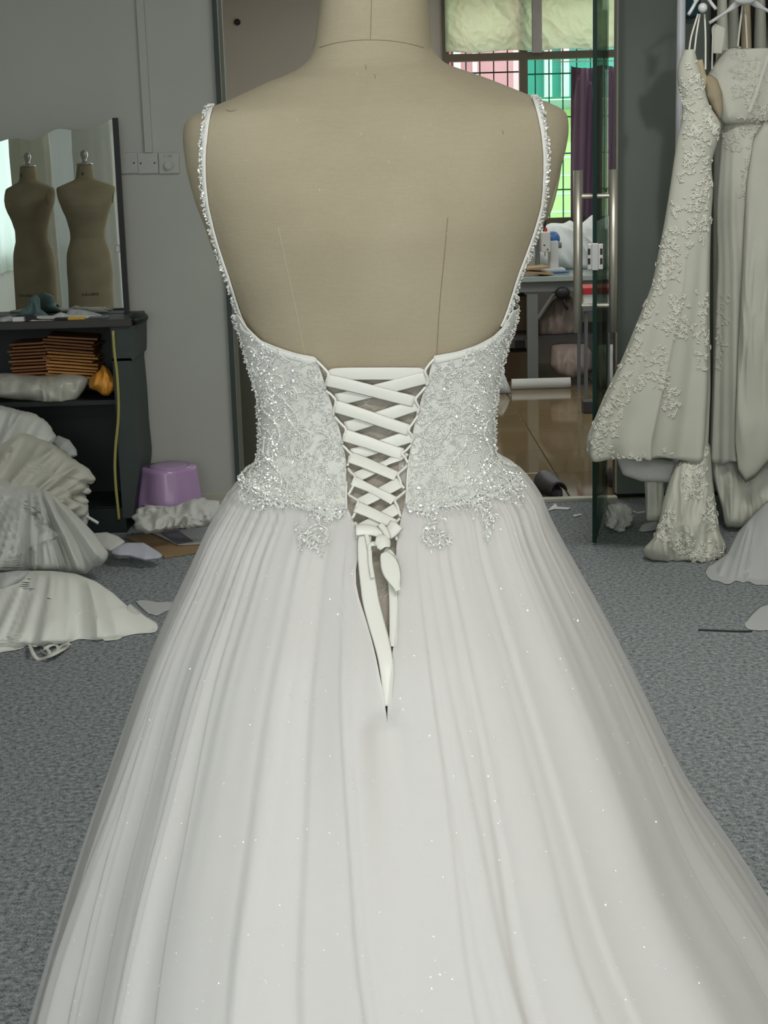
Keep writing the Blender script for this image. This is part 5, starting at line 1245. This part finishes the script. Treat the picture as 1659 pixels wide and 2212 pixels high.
# motifs spilling over the skirt
for (x, y, r, tn, sg, a0) in ((690, 1158, 28, 1.1, 1, 3.4), (672, 1172, 18, .8, -1, 0), (938, 1160, 32, 1.1, -1, 5.0), (965, 1165, 16, .8, 1, 2), (1085, 1068, 16, .9, 1, .5), (560, 1090, 15, 1, -1, 2), (1060, 1125, 12, 1, 1, 2), (925, 1110, 18, 1, -1, 1), (600, 1090, 14, 1, 1, 4), (700, 1120, 16, 1, 1, 2)):
    cord(spiral(x, y, r, tn, sg, a0), .0007, .6, .0013); cord(spiral(x + 2, y + 2, r * .8, tn * .8, sg, a0), .0005, .4)
for (x, y, l_, a_) in ((540, 1060, 40, .3), (520, 1060, 30, 1.2), (570, 1075, 50, .25), (620, 1085, 50, .3), (640, 1130, 50, 1.1), (720, 1110, 40, 2.2), (700, 1170, 30, 1.8), (900, 1110, 60, .2), (960, 1095, 60, -.1), (1020, 1090, 60, .5), (1040, 1110, 40, 1.2), (1050, 1140, 30, 1.5), (1080, 1040, 50, .7), (1060, 1060, 70, .5), (1100, 1020, 40, .9), (1000, 1080, 60, .1), (650, 1150, 36, 1.6), (550, 1040, 60, .4)):
    spray(x, y, l_, a_, 7)
for (cx_, cy_, rx, ry, n_) in ((560, 1045, 45, 22, 150), (620, 1085, 60, 16, 170), (700, 1112, 40, 14, 110), (685, 1165, 32, 22, 110), (1090, 1050, 46, 34, 170), (1050, 1105, 34, 22, 110), (960, 1098, 70, 16, 150), (940, 1165, 34, 24, 120), (560, 1090, 30, 14, 50), (1056, 1150, 10, 20, 25)):
    for k in range(int(n_ * .7)):
        an = random.random() * 6.28; q = sqrt(random.random()); p, nn = both(cx_ + rx * q * cos(an), cy_ + ry * q * sin(an), .0012)
        if p is None: continue
        bd.octa(p, random.choice((.0008, .001, .0013)), nn, 1)
        if random.random() < .16: lf.leaf(p, nn, random.random() * 6.28, random.uniform(.003, .006), .0018, .0006)
for pl in ([(517, 1030), (545, 1055), (600, 1074), (660, 1092), (700, 1104), (746, 1104)], [(880, 1094), (920, 1098), (960, 1088), (1020, 1080), (1075, 1064), (1122, 1036)]):
    for q in range(7):
        ph_ = random.random() * 6; ay = random.uniform(2, 7); dy = random.uniform(-10, 9)
        cord([(x, y + dy + ay * sin(x * .14 + ph_)) for x, y in csamp(pl, 9)], .0006, .8, .0012)
for PO in (PL, PR):
    xs = [p[0] for p in PO]; ys = [p[1] for p in PO]; cnt = 0
    while cnt < 60:
        x, y = random.uniform(min(xs), max(xs)), random.uniform(min(ys), max(ys))
        if not inside(PO, x, y): continue
        cnt += 1; a0 = random.uniform(0, 6.28); cv = random.choice((-1, 1)) * random.uniform(.05, .14); l_ = random.randint(8, 15); pts = [(x, y)]
        for t in range(l_): pts.append((pts[-1][0] + 3 * cos(a0 + cv * t), pts[-1][1] + 3 * sin(a0 + cv * t)))
        cord(pts, .0006, .45, .0010)
        cord([(px__ + 5 * sin(a0), py__ - 5 * cos(a0)) for px__, py__ in pts[::1]], .0004, .25, .0009)
o = emb.build('embroidery', 'embroid', bod); o['kind'] = 'stuff'
o = bd.build('seed_beads', 'bead', bod); o['kind'] = 'stuff'
o = lf.build('lace_petals', 'embroid', bod); o['kind'] = 'stuff'
# rhinestones
for (x, y, r) in ((694, 883, 8), (711, 906, 8), (633, 822, 7), (585, 788, 7), (578, 755, 6), (632, 800, 6), (690, 1096, 8), (735, 1105, 8), (566, 1034, 6), (905, 1053, 9), (909, 1091, 9), (922, 1140, 9), (886, 1104, 8), (987, 900, 7), (1040, 812, 7), (1046, 1056, 8), (1062, 1034, 8), (1080, 1030, 8), (1092, 1020, 7), (1116, 1047, 8), (1104, 1022, 8), (1130, 1072, 7), (1128, 1086, 7), (960, 840, 6), (1057, 758, 6), (1036, 775, 6), (1007, 1000, 6), (983, 1000, 6)):
    p, nn = both(x, y, .0012)
    if p is None: continue
    R_ = r * p.y / F * .85; b = MB(); c = nn.normalized(); a_ = c.orthogonal().normalized(); b3 = c.cross(a_); vs = []
    for (rr_, h_) in ((1, 0), (.95, .25), (.5, .55)):
        for k in range(8): t = 2 * pi * k / 8 + random.random() * .02; vs.append(p + (a_ * cos(t) + b3 * sin(t)) * R_ * rr_ + c * R_ * h_)
    vs.append(p + c * R_ * .6)
    fs = [(j * 8 + k, j * 8 + (k + 1) % 8, (j + 1) * 8 + (k + 1) % 8, (j + 1) * 8 + k) for j in (0, 1) for k in range(8)] + [(16 + k, 16 + (k + 1) % 8, 24) for k in range(8)]
    b.add(vs, fs); b.build('rhinestone', 'stone', bod)
# sparkles on the skirt
sp = MB(); rr = random.Random(12)
for k in range(950):
    x, y = rr.uniform(120, 1640), rr.uniform(1130, 2200); p, nn = hit(kbv, x, y, .0006)
    if p is None: continue
    nt_ = (nn + Vector((rr.uniform(-.6, .6), rr.uniform(-.6, .6), rr.uniform(-.6, .6)))).normalized(); sp.octa(p, rr.choice((.0004, .0005, .0006, .0008, .0011)), nt_, .6)
MT['glitter'] = mat('glitter', (1, 1, 1), 0.12, metal=.5, spec=1.0); o = sp.build('glitter', 'glitter', s2); o['kind'] = 'stuff'

# ------------------------------------------------------------------ lacing
Z4 = lambda x, y: (660 + x * .2351, 740 + y * .2351)
def onp(px, py, off):
    p, nn = hit(obv, px, py, off); return p, nn
def ribbon(name, pts, w, off, conv=Z4, arch=.0, twist=None, tt=.00035, sub=5):
    P = []; N = []; ws = []
    pp = csamp([conv(*q[:2]) for q in pts], sub); n = len(pp)
    for i, (x, y) in enumerate(pp):
        u = i / (n - 1); o_ = off if not callable(off) else off(u)
        p, nn = onp(x, y, o_)
        if twist: nn = Matrix.Rotation(twist(u), 3, (onp(*pp[min(n - 1, i + 1)], o_)[0] - onp(*pp[max(0, i - 1)], o_)[0]).normalized()) @ nn
        P.append(p); N.append(nn); ws.append(w if not callable(w) else w(u))
    b = MB(); b.strip(P, N, ws, tt, arch=arch); return b.build(name, 'satin', dress, True)
RW = .0128
ribbon('lacing_ribbon', [(225, 305), (300, 275), (650, 270), (1000, 272), (1080, 285)], lambda u: RW * (.55 + .45 * min(1, 5 * u, 5 * (1 - u))), .006)
BK = [((1095, 300), (290, 515)), ((1012, 555), (375, 775)), ((962, 845), (430, 1030)), ((900, 1060), (455, 1265)), ((868, 1320), (490, 1505)), ((842, 1560), (500, 1740))]
RA = .0004
FT = [((212, 318), (985, 520)), ((285, 565), (940, 790)), ((368, 835), (880, 1020)), ((418, 1100), (830, 1270)), ((445, 1320), (810, 1500)), ((472, 1560), (810, 1710))]
for i, (a, b_) in enumerate(BK):
    wv = (lambda u: RW) if i != 3 else (lambda u: RW * (.95 - .45 * math.exp(-((u - .35) / .2) ** 2)))
    ribbon('lacing_ribbon', [a, ((a[0] * 2 + b_[0]) / 3, (a[1] * 2 + b_[1]) / 3 + 4), ((a[0] + 2 * b_[0]) / 3, (a[1] + 2 * b_[1]) / 3 + 4), b_], wv, lambda u: .0075 - .003 * u, arch=.0002)
for i, (a, b_) in enumerate(FT):
    wv = (lambda u: RW * (1.0 - .12 * u)) if i != 4 else (lambda u: RW * (.85 - .25 * sin(pi * u)))
    tw = None if i != 4 else (lambda u: .7 * sin(pi * u))
    ribbon('lacing_ribbon', [a, ((a[0] * 2 + b_[0]) / 3, (a[1] * 2 + b_[1]) / 3 - 4), ((a[0] + 2 * b_[0]) / 3, (a[1] + 2 * b_[1]) / 3 - 2), b_], wv, lambda u: .0095 - .001 * u, arch=.0003, twist=tw)
# rouleau loops
LP = [[(122, 150), (175, 200), (228, 262), (214, 320), (205, 365), (190, 405)], [(205, 425), (250, 455), (292, 505), (283, 570), (275, 610), (272, 650)], [(282, 668), (330, 720), (382, 778), (366, 840), (362, 880), (345, 915)],
      [(352, 935), (400, 985), (438, 1035), (415, 1095), (408, 1130), (392, 1165)], [(400, 1190), (430, 1235), (462, 1275), (445, 1330), (440, 1370), (400, 1435)], [(408, 1440), (450, 1470), (490, 1510), (472, 1560), (465, 1600), (435, 1650)], [(460, 1690), (478, 1720), (495, 1745), (488, 1780), (486, 1800), (482, 1830)],
      [(1165, 132), (1120, 175), (1080, 235), (1095, 290), (1108, 345), (1090, 365)], [(1085, 390), (1040, 440), (995, 495), (1018, 560), (1025, 590), (1015, 635)], [(1018, 660), (975, 720), (935, 785), (965, 840), (972, 870), (955, 915)],
      [(962, 930), (920, 975), (880, 1015), (905, 1065), (912, 1100), (935, 1140)], [(928, 1165), (880, 1215), (845, 1260), (868, 1320), (876, 1350), (905, 1375)], [(916, 1400), (865, 1450), (820, 1500), (845, 1560), (855, 1595), (872, 1635)], [(862, 1655), (830, 1690), (800, 1720), (825, 1770), (828, 1800), (835, 1850)]]
for lp in LP:
    P = []
    for i, (x, y) in enumerate(csamp([Z4(*q) for q in lp], 4)):
        P.append(onp(x, y, .0095 - .003 * abs(i / 20 - .5) * 2)[0])
    b = MB(); b.tube(P, .0013, 8); b.build('button_loop', 'satin', dress, True)
# knot and tails
Z5 = lambda x, y: (650 + x * .2713, 1100 + y * .2713)
ribbon('knot_band', [(448, 225), (520, 222), (600, 235), (655, 265)], lambda u: RW * (1.05 - .25 * u), .012, Z5, arch=.003)
ribbon('knot_band', [(760, 180), (725, 225), (690, 255), (650, 262)], lambda u: RW * (1.2 - .35 * u), .0115, Z5, arch=.003)
ribbon('knot_band', [(635, 200), (665, 235), (685, 275), (690, 310)], lambda u: RW * .5, .016, Z5, arch=.002)
p, nn = onp(*Z5(640, 345), .014)
m = MB(); vs = []; 
ribbon('knot', [(600, 330), (625, 335), (650, 350), (672, 395)], lambda u: RW * (.75 + .7 * sin(pi * u)), .017, Z5, arch=.004)
ribbon('knot', [(600, 335), (575, 335), (552, 345), (548, 390)], lambda u: RW * (.5 - .25 * u), .013, Z5, arch=.001)
def tail(name, pts, w, off): return ribbon(name, pts, w, off, Z5, arch=.0006, sub=6)
tail('ribbon_tail', [(515, 250), (508, 330), (515, 450), (535, 600), (556, 750), (594, 900), (636, 1050), (668, 1180), (686, 1300), (688, 1420), (686, 1570)], lambda u: RW * (.95 + .28 * math.exp(-((u - .45) / .3) ** 2)) * (1 if u < .8 else 1 - (u - .8) * 1.5), lambda u: .010 - .009 * u)
tail('ribbon_tail', [(525, 250), (540, 320), (552, 400), (556, 480), (575, 600)], lambda u: RW * .32, .0125)
tail('bow_loop', [(662, 405), (695, 470), (722, 560), (748, 640), (772, 705)], lambda u: RW * (.5 + 1.0 * sin(pi * min(1, u * 1.15)) * (1 - u * .3)), .013)
tail('bow_loop', [(670, 370), (705, 390), (740, 450), (755, 530), (762, 620)], lambda u: RW * .5, .010)
tail('ribbon_tail', [(725, 560), (735, 700), (738, 850), (738, 1000), (732, 1100)], lambda u: RW * .65, .0015)

# ------------------------------------------------------------------ what the mirror shows: two more forms and hanging gowns
def copy_tree(o, parent=None):
    c = o.copy(); COL.objects.link(c)
    if parent: c.parent = parent; c.matrix_parent_inverse = o.matrix_parent_inverse.copy()
    return c
keep = [c for c in form.children if c.name.split('.')[0] in ('torso', 'neck_cap', 'stand_pole', 'stand_base', 'arm_plate', 'neck_seam')]
Yv1 = 2 * MY - 2.05; Yv2 = 2 * MY - 2.3
for (px, Yv, rz, lb) in ((76, Yv1, radians(28), 'bare dress form turned sideways, left in the mirror'), (196, Yv2, radians(-6), 'bare dress form facing the mirror, right in the mirror')):
    q = at(px, 600, Yv); e = form.copy(); COL.objects.link(e); e.location = (q.x, 2 * MY - q.y, -.075); e.rotation_euler = (0, 0, rz); e['label'] = lb; e['group'] = 'bare dress forms before the mirror'
    for c in keep: copy_tree(c, e)
    # stamp on the belly
    for (txt, sz, lc, nm_) in (('A.B.U.8338', .024, (0.0, .1135, .735 if rz < 0 else .72), 'stamp_print'), ('4', .035, (0, .060, 1.50), 'neck_print')):
        fc = bpy.data.curves.new('stamp', 'FONT'); fc.body = txt[::-1] if len(txt) > 1 else txt; fc.size = sz; fc.extrude = .0003; fc.align_x = 'CENTER'
        fo = bpy.data.objects.new('stamp', fc); COL.objects.link(fo); bpy.context.view_layer.update()
        me = bpy.data.meshes.new_from_object(fo.evaluated_get(bpy.context.evaluated_depsgraph_get())); bpy.data.objects.remove(fo)
        me.materials.clear(); me.materials.append(MT['ink'])
        fo = bpy.data.objects.new(nm_, me); COL.objects.link(fo); fo.parent = e; fo.location = lc; fo.rotation_euler = (radians(90), 0, pi)
for i, (x_, y_, w_, mm_) in enumerate(((-3.18, .5, .09, 'pile_white'), (-2.58, .66, .19, 'ivory'), (-2.36, .24, .2, 'pile_grey'), (-2.1, .66, .2, 'pile_white'), (-1.8, .24, .2, 'ivory'))):
    b = MB(); vs = []; fs = []; n = 70; R_ = [(1.95, .05), (1.85, 1.3), (1.6, 1.35), (1.3, 1.3), (.9, 1.35), (.4, 1.4), (.1, 1.45)]
    for j, (z_, k_) in enumerate(R_):
        for k in range(n): an = 2 * pi * k / n; f_ = 1 + .08 * j / 6 * sin(11 * an + i); vs.append((x_ + sin(an) * w_ * k_ * .6 * f_, y_ - cos(an) * w_ * .35 * k_ * f_, z_))
    for j in range(len(R_) - 1):
        for k in range(n): fs.append((j * n + k, (j + 1) * n + k, (j + 1) * n + (k + 1) % n, j * n + (k + 1) % n))
    b.add(vs, fs); o = b.build('covered_gown', mm_, None, True)
    tag(o, ['white gown nearest the side wall behind the mirror forms', 'ivory gown second from the side wall behind the mirror forms', 'grey white gown in the middle of the rail behind the mirror forms', 'white gown second from the rail upright behind the mirror forms', 'ivory gown next to the rail upright behind the mirror forms'][i], 'gown', 'gowns hanging behind the mirror forms')
b = MB(); vs = []; nx, nz = 60, 14
for j in range(nz + 1):
    for i in range(nx + 1):
        y_ = -2.3 + 1.85 * i / nx; vs.append((XL + .07 + .03 * sin(i * .9) + .015 * sin(i * .37 + j * .1), y_, 2.5 - 1.85 * j / nz))
b.add(vs, [(j * (nx + 1) + i, j * (nx + 1) + i + 1, (j + 1) * (nx + 1) + i + 1, (j + 1) * (nx + 1) + i) for j in range(nz) for i in range(nx)])
MT['net'] = mat('net_curtain', (.72, .80, .72), .9, trans=.6)
o = b.build('net_curtain', 'net', None, True); tag(o, 'pale net curtain over the bright window seen in the mirror', 'curtain')
m = MB(); m.tube([(-3.29, .45, 1.97), (-1.1, .45, 1.97)], .014, 10); m.tube([(-1.1, .45, 0.0), (-1.1, .45, 1.985)], .014, 10)
tag(m.build('clothes_rail', 'steel', None), 'plain steel rail holding the gowns seen in the mirror', 'clothes rail')
